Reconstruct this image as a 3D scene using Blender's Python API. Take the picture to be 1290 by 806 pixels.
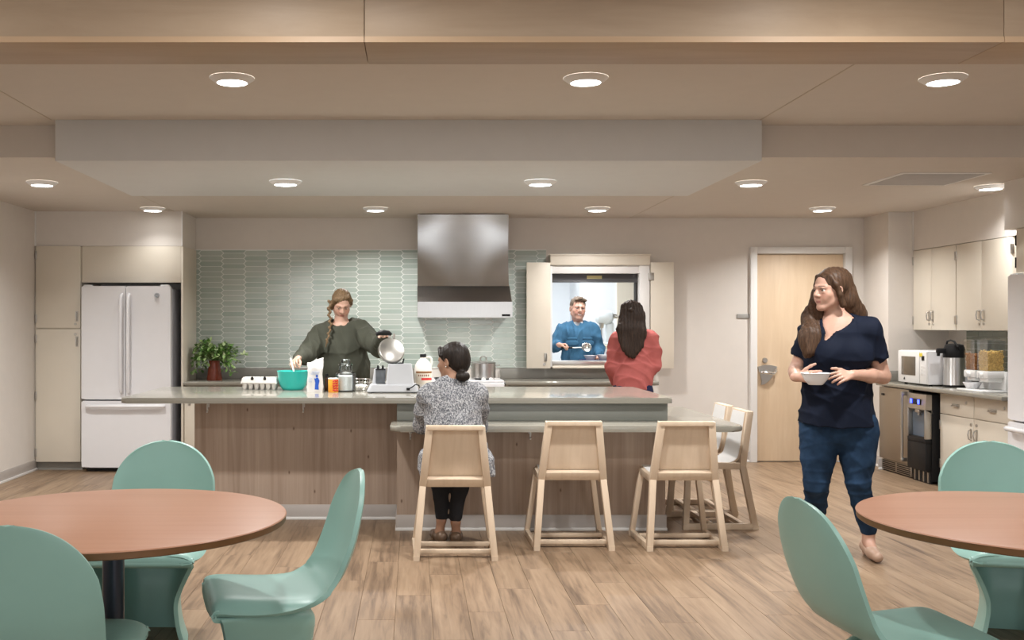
import bpy, bmesh, math, random
import numpy as np
from mathutils import Vector, Matrix
for o in list(bpy.data.objects): bpy.data.objects.remove(o)
SC = bpy.context.scene; COL = SC.collection
PI = math.pi
# ------------------------------------------------------------------ camera
F, CX, CY, EYE = 1308.0, 521.0, 410.0, 1.41
cam_d = bpy.data.cameras.new('camera'); cam = bpy.data.objects.new('camera', cam_d); COL.objects.link(cam)
cam.location = (0, 0, EYE); cam.rotation_euler = (PI/2, 0, 0)
cam_d.sensor_width = 36; cam_d.lens = 36*F/1290; cam_d.shift_x = (645-CX)/1290; cam_d.shift_y = (CY-403)/1290
cam_d.clip_start = 0.05
SC.camera = cam
# ------------------------------------------------------------------ world, lights, exposure
w = bpy.data.worlds.new('world'); SC.world = w; w.use_nodes = True
w.node_tree.nodes['Background'].inputs[0].default_value = (.9, .95, 1, 1)
w.node_tree.nodes['Background'].inputs[1].default_value = .3
SC.view_settings.view_transform = 'Standard'; SC.view_settings.look = 'None'
SC.view_settings.gamma = 1; SC.view_settings.use_curve_mapping = False
SC.view_settings.exposure = 0.62
try:
    SC.cycles.use_denoising = True; SC.cycles.max_bounces = 8; SC.cycles.sample_clamp_indirect = 6
except Exception: pass
ZH, ZL, ZB = 2.735, 2.523, 2.47           # front ceiling, kitchen ceiling, underside of the dropped box
YB, XL, XR = 10.75, -3.69, 5.25           # back wall, left wall, right wall
def area(name, loc, size, power, color=(1, .98, .96), shape='DISK', rot=(0, 0, 0), size_y=None, spread=PI):
    d = bpy.data.lights.new(name, 'AREA'); d.shape = shape; d.size = size; d.energy = power; d.color = color; d.spread = spread
    if size_y: d.size_y = size_y
    o = bpy.data.objects.new(name, d); COL.objects.link(o); o.location = loc; o.rotation_euler = rot
    return o
P_DOWN, P_FILL, P_KIT, P_WIN = 22, 9, 34, 19
# unseen ceiling panels added above and behind the camera as soft fill
FILL_PANELS = [(-2.3, .9), (.6, .9), (3.4, .9), (-2.3, -1.6), (.6, -1.6), (3.4, -1.6)]
for x, y in FILL_PANELS: area('fill_panel_light', (x, y, ZH-.045), 1.15, P_FILL, (1, .98, .95), 'RECTANGLE', size_y=.56)
# unseen downlights assumed just in front of the beam, set to wash its face
DROW = [(-2.4, 3.25), (-.4, 3.25), (1.6, 3.25), (3.6, 3.25)]
for x, y in DROW: area('downlight', (x, y, ZH-.036), .15, P_DOWN*.5, (1, .985, .965), spread=PI)
# unseen tall windows added behind the camera for frontal fill and hood reflections
FILL_WINS = [(-2.6, .55), (.34, .55), (1.85, .55), (4.0, .55)]
for x, wd_ in FILL_WINS: area('window_fill_light', (x, -3.52, 1.6), wd_, P_WIN, (.9, .95, 1), 'RECTANGLE', rot=(PI/2, 0, 0), size_y=1.9)
area('serving_kitchen_light', (1.3, 12.6, 2.44), 1.6, P_KIT, (.93, .97, 1), 'RECTANGLE', size_y=1.2)
area('serving_kitchen_light', (1.9, 11.02, 2.42), 1.3, P_KIT*.5, (.95, .98, 1), 'RECTANGLE', size_y=.2)  # unseen strip added inside the serving window to light the server's face

# ------------------------------------------------------------------ helpers
def at(px, py, Y): return Vector(((px-CX)*Y/F, Y, EYE-(py-CY)*Y/F))
def tag(o, label=None, cat=None, group=None, kind=None):
    if label: o['label'] = label
    if cat: o['category'] = cat
    if group: o['group'] = group
    if kind: o['kind'] = kind
    return o
def empty(name, loc, label=None, cat=None, group=None, rz=0, kind=None):
    o = bpy.data.objects.new(name, None); COL.objects.link(o); o.location = loc; o.rotation_euler = (0, 0, rz); o.empty_display_size = .1
    return tag(o, label, cat, group, kind)
def kids(o): return [c for c in bpy.data.objects if c.parent == o]
def copy_tree(o, parent=None):
    c = o.copy(); COL.objects.link(c)
    c.parent = parent
    for k in kids(o): copy_tree(k, c)
    return c
def link(name, me, mat, parent=None, loc=(0, 0, 0), rot=(0, 0, 0)):
    o = bpy.data.objects.new(name, me); COL.objects.link(o)
    if mat is not None and not me.materials: me.materials.append(mat)
    o.parent = parent; o.location = loc; o.rotation_euler = rot
    return o
class MB:
    def __init__(s): s.bm = bmesh.new()
    def box(s, x0, x1, y0, y1, z0, z1, bev=0, seg=2):
        r = bmesh.ops.create_cube(s.bm, size=1)['verts']
        for v in r: v.co = Vector(((x0+x1)/2+v.co.x*(x1-x0), (y0+y1)/2+v.co.y*(y1-y0), (z0+z1)/2+v.co.z*(z1-z0)))
        if bev:
            es = list({e for v in r for e in v.link_edges})
            bmesh.ops.bevel(s.bm, geom=es, offset=bev, segments=seg, affect='EDGES', profile=.5)
        return s
    def xbox(s, M, sx, sy, sz, bev=0, seg=2):
        r = bmesh.ops.create_cube(s.bm, size=1)['verts']
        vs = set(r)
        for v in r: v.co = Vector((v.co.x*sx, v.co.y*sy, v.co.z*sz))
        if bev:
            es = list({e for v in r for e in v.link_edges})
            g = bmesh.ops.bevel(s.bm, geom=es, offset=bev, segments=seg, affect='EDGES', profile=.5)
            vs = set(g['verts']) | {v for v in vs if v.is_valid}
        for v in vs: v.co = M @ v.co
        return s
    def bar(s, a, b, w, d, up=(0, 0, 1), bev=0):
        a, b = Vector(a), Vector(b); z = (b-a).normalized(); up = Vector(up)
        x = up.cross(z)
        if x.length < 1e-4: x = Vector((1, 0, 0))
        x.normalize(); y = z.cross(x)
        M = Matrix((x, y, z)).transposed().to_4x4(); M.translation = (a+b)/2
        return s.xbox(M, w, d, (b-a).length, bev)
    def tube(s, pts, r, n=10, caps=True, closed=False):
        pts = [Vector(p) for p in pts]; N = len(pts)
        rs = r if isinstance(r, (list, tuple)) else [r]*N
        rings = []; ref = None
        for i, p in enumerate(pts):
            if closed: t = (pts[(i+1) % N]-pts[i-1]).normalized()
            else: t = (pts[min(i+1, N-1)]-pts[max(i-1, 0)]).normalized()
            if ref is None:
                ref = Vector((0, 0, 1)) if abs(t.z) < .9 else Vector((1, 0, 0))
            x = ref.cross(t); x.normalize(); y = t.cross(x); ref = y if False else ref - t*ref.dot(t)
            if ref.length < 1e-3: ref = y
            ref.normalize()
            rings.append([s.bm.verts.new(p+(x*math.cos(a)+y*math.sin(a))*rs[i]) for a in [2*PI*k/n for k in range(n)]])
        for i in range(N if closed else N-1):
            A, B = rings[i], rings[(i+1) % N]
            for k in range(n): s.bm.faces.new((A[k], A[(k+1) % n], B[(k+1) % n], B[k]))
        if caps and not closed:
            s.bm.faces.new(rings[0][::-1]); s.bm.faces.new(rings[-1])
        return s
    def cyl(s, a, b, r0, r1=None, n=20): return s.tube([a, b], [r0, r0 if r1 is None else r1], n)
    def lathe(s, prof, c=(0, 0, 0), n=28, M=None):
        c = Vector(c); rings = []
        M = M or Matrix.Identity(3)
        for r, z in prof:
            if r < 1e-5: rings.append([s.bm.verts.new(c+M@Vector((0, 0, z)))])
            else: rings.append([s.bm.verts.new(c+M@Vector((r*math.cos(2*PI*k/n), r*math.sin(2*PI*k/n), z))) for k in range(n)])
        for A, B in zip(rings, rings[1:]):
            for k in range(n):
                k2 = (k+1) % n
                if len(A) == 1 and len(B) == 1: continue
                if len(A) == 1: s.bm.faces.new((A[0], B[k2], B[k]))
                elif len(B) == 1: s.bm.faces.new((A[k], A[k2], B[0]))
                else: s.bm.faces.new((A[k], A[k2], B[k2], B[k]))
        return s
    def prism(s, poly, a, b, axis='z'):
        def P(u, v, t): return {'z': (u, v, t), 'y': (u, t, v), 'x': (t, u, v)}[axis]
        A = [s.bm.verts.new(P(u, v, a)) for u, v in poly]; B = [s.bm.verts.new(P(u, v, b)) for u, v in poly]
        n = len(poly)
        s.bm.faces.new(A[::-1]); s.bm.faces.new(B)
        for i in range(n): s.bm.faces.new((A[i], A[(i+1) % n], B[(i+1) % n], B[i]))
        return s
    def ball(s, c, r, n=12, scale=(1, 1, 1)):
        g = bmesh.ops.create_uvsphere(s.bm, u_segments=n, v_segments=max(6, n*2//3), radius=1)['verts']
        for v in g: v.co = Vector(c)+Vector((v.co.x*r*scale[0], v.co.y*r*scale[1], v.co.z*r*scale[2]))
        return s
    def mesh(s, name, smooth=True, ang=35):
        bmesh.ops.recalc_face_normals(s.bm, faces=s.bm.faces)
        me = bpy.data.meshes.new(name); s.bm.to_mesh(me); s.bm.free()
        if smooth:
            me.polygons.foreach_set('use_smooth', [True]*len(me.polygons))
            me.set_sharp_from_angle(angle=math.radians(ang))
        return me
    def build(s, name, mat, parent=None, loc=(0, 0, 0), rot=(0, 0, 0), smooth=True, off=True):
        if parent is not None and off is True:      # vertices were given in world space: make them relative to the parent
            L = Vector(); q = parent
            while q is not None: L = L+q.location; q = q.parent
            for v in s.bm.verts: v.co -= L
        me = s.mesh(name, smooth)
        return link(name, me, mat, parent, loc, rot)
    def loc(s, name, mat, parent=None, **k): return s.build(name, mat, parent, off=False, **k)
def struct(name, mb, mat, parent=None):
    o = mb.build(name, mat, parent)
    if parent is None: o['kind'] = 'structure'
    return o
def rrect(x0, x1, y0, y1, rs, n=6):
    """rounded rectangle, corner radii rs = (x0y0, x1y0, x1y1, x0y1), counter-clockwise"""
    out = []
    for (cx, cy, a0), r in zip(((x0, y0, PI), (x1, y0, 1.5*PI), (x1, y1, 0), (x0, y1, .5*PI)), rs):
        sx = 1 if cx == x0 else -1; sy = 1 if cy == y0 else -1
        if r < 1e-4: out.append((cx, cy)); continue
        for i in range(n+1):
            a = a0+i/n*PI/2; out.append((cx+sx*r+math.cos(a)*r, cy+sy*r+math.sin(a)*r))
    return out
def slab(name, poly, z0, z1, bev, mat, parent=None):
    mb = MB(); mb.prism(poly, z0, z1)
    es = [e for e in mb.bm.edges if abs(e.verts[0].co.z-e.verts[1].co.z) < 1e-5]
    bmesh.ops.bevel(mb.bm, geom=es, offset=bev, segments=4, affect='EDGES', profile=.5)
    return mb.build(name, mat, parent)

# ------------------------------------------------------------------ materials
def nt(name):
    m = bpy.data.materials.new(name); m.use_nodes = True
    t = m.node_tree; b = t.nodes['Principled BSDF']
    return m, t, b
def N(t, kind, **k):
    n = t.nodes.new(kind)
    for a, v in k.items(): setattr(n, a, v)
    return n
def coords(t, scale=(1, 1, 1), space='Object', rand=False):
    tc = N(t, 'ShaderNodeTexCoord'); mp = N(t, 'ShaderNodeMapping'); mp.inputs['Scale'].default_value = scale
    if space == 'World':
        g = N(t, 'ShaderNodeNewGeometry'); t.links.new(g.outputs['Position'], mp.inputs[0])
    else: t.links.new(tc.outputs[space], mp.inputs[0])
    if not rand: return mp.outputs[0]
    oi = N(t, 'ShaderNodeObjectInfo'); at_ = N(t, 'ShaderNodeAttribute', attribute_name='rnd')
    ad = N(t, 'ShaderNodeMath', operation='ADD'); t.links.new(oi.outputs['Random'], ad.inputs[0]); t.links.new(at_.outputs['Fac'], ad.inputs[1])
    mu = N(t, 'ShaderNodeVectorMath', operation='MULTIPLY_ADD'); cb = N(t, 'ShaderNodeCombineXYZ')
    for i in range(3): t.links.new(ad.outputs[0], cb.inputs[i])
    mu.inputs[1].default_value = (37.3, 61.7, 23.9); t.links.new(cb.outputs[0], mu.inputs[0]); t.links.new(mp.outputs[0], mu.inputs[2])
    return mu.outputs[0], ad.outputs[0]
def ramp(t, fac, stops):
    r = N(t, 'ShaderNodeValToRGB'); e = r.color_ramp.elements
    while len(e) < len(stops): e.new(.5)
    for i, (p, c) in enumerate(stops): e[i].position = p; e[i].color = (*c, 1)
    t.links.new(fac, r.inputs[0]); return r.outputs[0]
def noise(t, co, scale, detail=3, rough=.5, dist=0):
    n = N(t, 'ShaderNodeTexNoise'); n.inputs['Scale'].default_value = scale; n.inputs['Detail'].default_value = detail
    n.inputs['Roughness'].default_value = rough; n.inputs['Distortion'].default_value = dist
    t.links.new(co, n.inputs['Vector']); return n.outputs['Fac']
def bump(t, b, h, strength, dist=.002):
    bm = N(t, 'ShaderNodeBump'); bm.inputs['Strength'].default_value = strength; bm.inputs['Distance'].default_value = dist
    t.links.new(h, bm.inputs['Height']); t.links.new(bm.outputs[0], b.inputs['Normal'])
def dark(c, f): return tuple(x*f for x in c)
def M(name, c, rough=.5, metal=0, var=.06, nscale=9, bmp=0, bscale=200, spec=.5, stretch=(1, 1, 1), trans=0, emit=0, ior=1.45, coat=0, sss=0):
    m, t, b = nt(name)
    co = coords(t, stretch)
    f = noise(t, co, nscale, 4)
    t.links.new(ramp(t, f, [(.25, dark(c, 1-var)), (.75, tuple(min(1, x*(1+var)) for x in c))]), b.inputs['Base Color'])
    b.inputs['Roughness'].default_value = rough; b.inputs['Metallic'].default_value = metal
    b.inputs['Specular IOR Level'].default_value = spec; b.inputs['Transmission Weight'].default_value = trans; b.inputs['IOR'].default_value = ior
    b.inputs['Coat Weight'].default_value = coat
    if sss: b.inputs['Subsurface Weight'].default_value = sss; b.inputs['Subsurface Radius'].default_value = (.01, .004, .002)
    if emit: b.inputs['Emission Color'].default_value = (*c, 1); b.inputs['Emission Strength'].default_value = emit
    if bmp: bump(t, b, noise(t, co, bscale, 2), bmp)
    return m
def wood(name, c0, c1, c2, axis='z', scale=14, rough=.45, spec=.4, rand=False, stretch=18, knots=0, tint=0, space='Object'):
    m, t, b = nt(name)
    s = {'x': (1/stretch, 1, 1), 'y': (1, 1/stretch, 1), 'z': (1, 1, 1/stretch)}[axis]
    r = coords(t, s, space, rand); co, rv = r if rand else (r, None)
    f1 = noise(t, co, scale, 6, .62, .6); f2 = noise(t, co, scale*.22, 3, .5, .4)
    mx = N(t, 'ShaderNodeMath', operation='MULTIPLY_ADD'); mx.inputs[1].default_value = .55; t.links.new(f1, mx.inputs[0])
    m2 = N(t, 'ShaderNodeMath', operation='MULTIPLY'); m2.inputs[1].default_value = .45; t.links.new(f2, m2.inputs[0]); t.links.new(m2.outputs[0], mx.inputs[2])
    col = ramp(t, mx.outputs[0], [(.32, c0), (.5, c1), (.68, c2)])
    if knots:
        s2 = {'x': (.5, 1, 1), 'y': (1, .5, 1), 'z': (1, 1, .5)}[axis]
        r2 = coords(t, s2, space, rand); co2 = r2[0] if rand else r2
        sw = N(t, 'ShaderNodeMapping'); sw.inputs['Rotation'].default_value = (PI/2, 0, 0); t.links.new(co2, sw.inputs[0]); co2 = sw.outputs[0]
        v = N(t, 'ShaderNodeTexVoronoi', voronoi_dimensions='2D'); v.inputs['Scale'].default_value = knots; t.links.new(co2, v.inputs['Vector'])
        k = ramp(t, v.outputs['Distance'], [(.007, (.28, .2, .16)), (.03, (1, 1, 1))])
        mm = N(t, 'ShaderNodeMix', data_type='RGBA', blend_type='MULTIPLY'); mm.inputs[0].default_value = .85
        t.links.new(col, mm.inputs[6]); t.links.new(k, mm.inputs[7]); col = mm.outputs[2]
    if rand and tint:
        fr = N(t, 'ShaderNodeMath', operation='FRACT'); ml = N(t, 'ShaderNodeMath', operation='MULTIPLY'); ml.inputs[1].default_value = 7.31
        t.links.new(rv, ml.inputs[0]); t.links.new(ml.outputs[0], fr.inputs[0])
        tr = ramp(t, fr.outputs[0], [(0, (1-tint,)*3), (1, (1+tint*.4,)*3)])
        mm = N(t, 'ShaderNodeMix', data_type='RGBA', blend_type='MULTIPLY'); mm.inputs[0].default_value = 1
        t.links.new(col, mm.inputs[6]); t.links.new(tr, mm.inputs[7]); col = mm.outputs[2]
    t.links.new(col, b.inputs['Base Color'])
    b.inputs['Roughness'].default_value = rough; b.inputs['Specular IOR Level'].default_value = spec
    bump(t, b, f1, .12, .001)
    return m
def steel(name, c=(.62, .61, .6), rough=.28, axis='x', aniso=0):
    m, t, b = nt(name)
    s = {'x': (1, 90, 90), 'z': (90, 90, 1)}[axis]
    f = noise(t, coords(t, s), 6, 3)
    t.links.new(ramp(t, f, [(.3, dark(c, .93)), (.7, c)]), b.inputs['Base Color'])
    b.inputs['Metallic'].default_value = 1; b.inputs['Roughness'].default_value = rough
    if not aniso: bump(t, b, f, .05, .0006)
    if aniso:
        b.inputs['Anisotropic'].default_value = aniso
        tg = N(t, 'ShaderNodeTangent', direction_type='RADIAL', axis='Z'); t.links.new(tg.outputs[0], b.inputs['Tangent']); b.inputs['Anisotropic Rotation'].default_value = .25
    return m
m_wall = M('wall_paint', (.71, .665, .615), .75, bmp=.04, bscale=300, var=.015)
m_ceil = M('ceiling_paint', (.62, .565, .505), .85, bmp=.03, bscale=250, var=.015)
m_box = M('dropped_box_paint', (.63, .63, .62), .55, bmp=.03, bscale=250, var=.015)
m_trim = M('white_trim_paint', (.78, .77, .75), .45, var=.02)
m_base = M('grey_vinyl_base', (.50, .46, .43), .5, var=.04)
m_cab = M('cream_laminate', (.71, .65, .55), .42, var=.02, nscale=4)
m_cabe = M('cream_laminate_edge', (.50, .43, .34), .5, var=.05)
m_solid = M('greige_solid_surface', (.27, .255, .215), .13, var=.05, nscale=120, spec=.5)
m_solid_d = M('grey_solid_surface', (.27, .26, .235), .3, var=.06, nscale=120)
m_riser = M('grey_riser_laminate', (.19, .195, .172), .3, var=.04)
m_isl = wood('island_grey_brown_laminate', (.30, .215, .16), (.41, .31, .24), (.50, .39, .31), 'z', 30, .5, .3, stretch=30, knots=3.4)
m_maple = wood('maple_chair_wood', (.57, .44, .315), (.63, .50, .37), (.69, .56, .43), 'z', 22, .4, .4, stretch=14)
m_door = wood('pale_maple_door', (.64, .48, .32), (.69, .53, .365), (.74, .585, .42), 'z', 18, .45, .35, stretch=10)
m_beam = wood('maple_beam_veneer', (.36, .262, .175), (.42, .315, .215), (.48, .37, .26), 'x', 9, .45, .35, rand=True, stretch=7)
m_beam_e = wood('maple_edge_band', (.50, .35, .22), (.55, .39, .25), (.6, .43, .28), 'x', 12, .45, .35, stretch=12)
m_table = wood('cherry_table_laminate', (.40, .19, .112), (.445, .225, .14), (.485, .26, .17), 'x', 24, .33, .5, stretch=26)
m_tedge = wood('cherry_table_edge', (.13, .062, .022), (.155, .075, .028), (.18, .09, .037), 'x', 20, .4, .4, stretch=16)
m_floor = wood('oak_vinyl_plank', (.095, .06, .037), (.25, .168, .105), (.345, .243, .157), 'y', 34, .42, .35, rand=True, stretch=16, tint=.03)
m_mint = M('mint_green_plastic', (.265, .455, .405), .38, var=.02, bmp=.03, bscale=600)
m_white = M('white_enamel', (.80, .80, .82), .25, var=.01)
m_whitep = M('white_plastic', (.78, .78, .77), .4, var=.02)
m_whiteseat = M('white_laminate_seat', (.80, .79, .77), .35, var=.01)
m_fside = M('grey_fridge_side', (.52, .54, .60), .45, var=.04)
m_black = M('black_plastic', (.012, .012, .013), .45, var=.2, spec=.25)
m_rubber = M('black_rubber', (.02, .02, .02), .7, var=.2)
m_gap = M('brown_joint', (.17, .11, .07), .8)
m_dark = M('dark_gap', (.03, .028, .026), .8, var=.1)
m_post = M('blue_black_metal_post', (.055, .065, .09), .32, metal=.6, var=.1)
m_steel = steel('brushed_stainless', rough=.3, axis='z')
m_hood = steel('hood_brushed_stainless', (.50, .49, .485), .23, 'x', .985)
m_steelh = steel('brushed_stainless_horizontal', (.60, .58, .55), .32, 'x')
m_chrome = M('polished_chrome', (.8, .8, .8), .12, metal=1, var=.02)
m_nickel = M('satin_nickel', (.52, .50, .47), .35, metal=1, var=.05)
m_sstan = steel('warm_stainless', (.43, .395, .35), .42, 'x')
m_lens = M('lit_lens', (1, .99, .97), .5, emit=9, var=0)
m_ring = M('light_trim_ring', (.82, .82, .82), .4, var=.01)
def thin_glass(name, tint, refl):
    m, t, b = nt(name); t.nodes.remove(b); out = t.nodes['Material Output']
    tr = N(t, 'ShaderNodeBsdfTransparent'); tr.inputs[0].default_value = (*tint, 1); gl = N(t, 'ShaderNodeBsdfGlossy'); gl.inputs['Roughness'].default_value = .03
    lw = N(t, 'ShaderNodeFresnel'); lw.inputs[0].default_value = 1.45; ad = N(t, 'ShaderNodeMath', operation='MULTIPLY_ADD'); ad.inputs[1].default_value = refl; ad.inputs[2].default_value = .01
    t.links.new(lw.outputs[0], ad.inputs[0]); mx = N(t, 'ShaderNodeMixShader'); t.links.new(ad.outputs[0], mx.inputs[0]); t.links.new(tr.outputs[0], mx.inputs[1]); t.links.new(gl.outputs[0], mx.inputs[2]); t.links.new(mx.outputs[0], out.inputs[0])
    return m
m_glass = thin_glass('clear_glass', (.95, .97, .97), .9)
m_acry = thin_glass('clear_acrylic', (.95, .96, .96), .25)
m_grout = M('pale_grout', (.86, .88, .84), .8, var=.02)
# ------------------------------------------------------------------ tiles material (per tile shade)
def tile_mat():
    m, t, b = nt('sage_glazed_tile')
    oi = N(t, 'ShaderNodeObjectInfo'); at_ = N(t, 'ShaderNodeAttribute', attribute_name='rnd')
    ad = N(t, 'ShaderNodeMath', operation='ADD'); t.links.new(oi.outputs['Random'], ad.inputs[0]); t.links.new(at_.outputs['Fac'], ad.inputs[1])
    fr = N(t, 'ShaderNodeMath', operation='FRACT'); t.links.new(ad.outputs[0], fr.inputs[0])
    t.links.new(ramp(t, fr.outputs[0], [(0, (.36, .43, .385)), (.5, (.42, .48, .43)), (1, (.47, .52, .475))]), b.inputs['Base Color'])
    b.inputs['Roughness'].default_value = .16
    bump(t, b, noise(t, coords(t, (1, 1, 1)), 25, 2), .05, .002)
    return m
m_tile = tile_mat()

# ------------------------------------------------------------------ room shell
YR = -3.6                                                    # wall behind the camera
fl = struct('floor', MB().box(XL-.1, XR+.1, YR-.1, YB+.0, -.12, -.004), m_gap)
random.seed(4)
PW, PL = .18, 1.22
pmb = MB(); pmb.box(-PW/2+.0006, PW/2-.0006, -PL/2+.0006, PL/2-.0006, -.006, 0)
top = [e for e in pmb.bm.edges if all(v.co.z > -.001 for v in e.verts)]
bmesh.ops.bevel(pmb.bm, geom=top, offset=.0008, segments=1, affect='EDGES')
plank_me = pmb.mesh('plank', smooth=False); plank_me.materials.append(m_floor)
cells = []
i = 0; x = XL+PW/2
while x < XR:
    y = YR + ((i*.37) % 1)*PL - PL/2
    while y-PL/2 < YB:
        cells.append((x, y))
        y += PL
    x += PW; i += 1
def in_view(x, y):
    n = max(y+PL/2, 1)
    return y+PL/2 > 4.5 and -522/F*n-PW < x < 770/F*n+PW and y-PL/2 < YB
def hidden(x, y):
    return (-1.5 < x < 1.6 and 7.7 < y < 10) or (-2.2 < x < 2.3 and y > 10.2) or (x < -2.3 and y > 10.2) or x > 4.7
vis = sorted([c for c in cells if in_view(*c) and not hidden(*c)], key=lambda c: c[1])
solo = set(vis[:295])
for c in vis[:295]:
    o = link('plank', plank_me, None, fl, (c[0], c[1], 0))
    if c[1]+PL/2 > YB: o.scale.y = (YB-(c[1]-PL/2))/PL; o.location.y = (c[1]-PL/2+YB)/2
def joined_planks(cs):
    bm = bmesh.new(); lay = bm.faces.layers.float.new('rnd')
    for (x, y) in cs:
        y0, y1 = max(y-PL/2+.0006, YR), min(y+PL/2-.0006, YB); q = random.random()
        vs = [bm.verts.new(p) for p in ((x-PW/2+.0006, y0, 0), (x+PW/2-.0006, y0, 0), (x+PW/2-.0006, y1, 0), (x-PW/2+.0006, y1, 0))]
        bs = [bm.verts.new((v.co.x, v.co.y, -.006)) for v in vs]
        for f in [bm.faces.new(vs)]+[bm.faces.new((vs[k], bs[k], bs[(k+1) % 4], vs[(k+1) % 4])) for k in range(4)]: f[lay] = q
    me = bpy.data.meshes.new('plank'); bm.to_mesh(me); bm.free()
    return link('plank', me, m_floor, fl)
joined_planks([c for c in cells if c not in solo])['kind'] = 'stuff'

# ceilings
YS = 6.88
ce = struct('ceiling', MB().box(XL-.1, XR+.1, YR-.1, YS+.1, ZH, ZH+.1).box(XL-.1, XR+.1, YS, YB+.1, ZL, ZL+.3)
            .box(XL-.1, XR+.1, YB+.1, 14.6, 2.45, 2.6), m_ceil)
struct('trim_1', MB().box(-2.31, 2.245, 6.69, 8.5, ZB, ZH+.05, .004), m_box)                    # dropped box over the island
for k, xj in enumerate((-2.335, 2.235)):
    MB().box(xj-.004, xj+.004, YR, 6.69, ZH-.0025, ZH+.01).box(xj-.004, xj+.004, 8.5, YB-.01, ZL-.0025, ZL+.01).build('control_joint', m_cabe, ce)
# wooden beam across the front of the kitchen, in panels
bw = empty('trim_2', (0, 4.1, 2.49), kind='structure')
xs = [XL, -2.628, -.188, 2.252, 4.692, XR]
for a, b in zip(xs, xs[1:]):
    MB().box(a+.0012, b-.0012, 3.96, 4.30, 2.4915, 3.05, .002).build('panel', m_beam, bw)
    MB().box(a+.0012, b-.0012, 3.957, 3.962, 2.49, 2.512).build('edge_band', m_beam_e, bw)

# walls
DX0, DX1, DZ = 3.55, 4.45, 2.15                               # door leaf
WX0, WX1, WZ0, WZ1 = 1.42, 2.317, 1.04, 2.0                   # serving window opening
wb = struct('wall_back', MB().box(XL-.1, WX0, YB, YB+.15, 0, 2.9).box(WX1, DX0, YB, YB+.15, 0, 2.9).box(WX0, WX1, YB, YB+.15, 0, WZ0)
            .box(WX0, WX1, YB, YB+.15, WZ1, 2.9).box(DX0, DX1, YB, YB+.15, DZ, 2.9).box(DX1, XR+.2, YB, YB+.15, 0, 2.9)
            .box(DX0, DX1, YB+.1, YB+.15, 0, DZ), m_wall)
struct('wall_left', MB().box(XL-.15, XL, YR, YB, 0, 3.1), m_wall)
YJ = 10.19
struct('wall_right', MB().box(XR, XR+.15, YR, YB, 0, 3.1).box(4.66, XR, YJ, YB, 0, ZL), m_wall)
struct('wall_front', MB().box(XL-.15, XR+.15, YR-.15, YR, 0, 3.1), m_wall)
for k, (x, wd_) in enumerate(FILL_WINS):  # frames for the unseen windows added as fill
    fr = struct('window_%d' % (k+2), MB().box(x-wd_/2-.05, x-wd_/2, YR, YR+.04, .6, 2.6).box(x+wd_/2, x+wd_/2+.05, YR, YR+.04, .6, 2.6).box(x-wd_/2, x+wd_/2, YR, YR+.04, 2.55, 2.6).box(x-wd_/2, x+wd_/2, YR, YR+.04, .6, .65), m_trim)

# bulkheads above the cabinets
struct('trim_3', MB().box(XL, -2.255, 10.12, YB, 2.185, ZL), m_wall)
struct('trim_4', MB().box(4.90, XR, 8.05, YJ, 2.145, ZL).box(4.58, XR, 7.0, 8.05, 2.15, ZL), m_wall)
struct('trim_5', MB().box(4.895, 4.91, YJ-.02, YJ, 2.145, ZL).box(XL, XL+.012, 10.11, 10.13, 2.185, ZL).box(-2.262, -2.25, 10.112, 10.125, 2.185, ZL), m_trim)
# base strips: grey vinyl with a pale toe
def basestrip(name, x0, x1, y0, y1, dx, dy):
    b = struct(name, MB().box(x0, x1, y0, y1, .02, .105, .002), m_base)
    MB().box(x0+min(0, dx), x1+max(0, dx), y0+min(0, dy), y1+max(0, dy), 0, .02, .002).build('toe_strip', m_trim, b)
basestrip('baseboard_left', XL, XL+.008, YR, 10.14, .012, 0)
basestrip('baseboard_back', 2.42, 3.48, YB-.008, YB, 0, -.012)
basestrip('baseboard_right', 4.652, 4.66, YJ, YB, -.012, 0)
basestrip('baseboard_corner', 4.56, 4.66, YJ-.008, YJ, 0, -.012)

# ------------------------------------------------------------------ tiled backsplash
TX0, TX1, TZ0, TZ1 = -2.255, 1.372, .972, 2.19
g = MB().box(TX0, TX1, YB-.0108, YB, TZ0, TZ1).build('grout', m_grout, wb)
MB().box(TX0, TX1, YB-.013, YB, TZ1, TZ1+.008).build('tile_edge_trim', m_trim, wb)
def clip(poly, a, b, c):          # keep a*x+b*y<=c
    out = []
    for (p, q) in zip(poly, poly[1:]+poly[:1]):
        dp, dq = a*p[0]+b*p[1]-c, a*q[0]+b*q[1]-c
        if dp <= 0: out.append(p)
        if dp*dq < 0:
            s = dp/(dp-dq); out.append((p[0]+(q[0]-p[0])*s, p[1]+(q[1]-p[1])*s))
    return out
TP, TR_, TIP, GR = .2326, .0548, .026, .0036
tile_cache = {}; solo_n = 0; rest = []
def tile_mesh(poly):
    key = tuple((round(x, 4), round(z, 4)) for x, z in poly)
    if key in tile_cache: return tile_cache[key]
    cx = sum(p[0] for p in poly)/len(poly); cz = sum(p[1] for p in poly)/len(poly)
    bm = bmesh.new()
    def ins(p, d):
        dx, dz = p[0]-cx, p[1]-cz; L = math.hypot(dx, dz); return (p[0]-dx/L*d, p[1]-dz/L*d)
    A = [bm.verts.new((x, 0, z)) for x, z in poly]; B = [bm.verts.new((x, -.0045, z)) for x, z in poly]
    C = [bm.verts.new((q[0], -.006, q[1])) for q in (ins(p, .0025) for p in poly)]
    n = len(poly)
    for k in range(n):
        j = (k+1) % n; bm.faces.new((A[k], A[j], B[j], B[k])); bm.faces.new((B[k], B[j], C[j], C[k]))
    bm.faces.new(C)
    bmesh.ops.recalc_face_normals(bm, faces=bm.faces)
    me = bpy.data.meshes.new('tile'); bm.to_mesh(me); bm.free(); me.materials.append(m_tile)
    tile_cache[key] = me; return me
todo = []
c = 0; x = TX0+.045-TP/2
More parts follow.
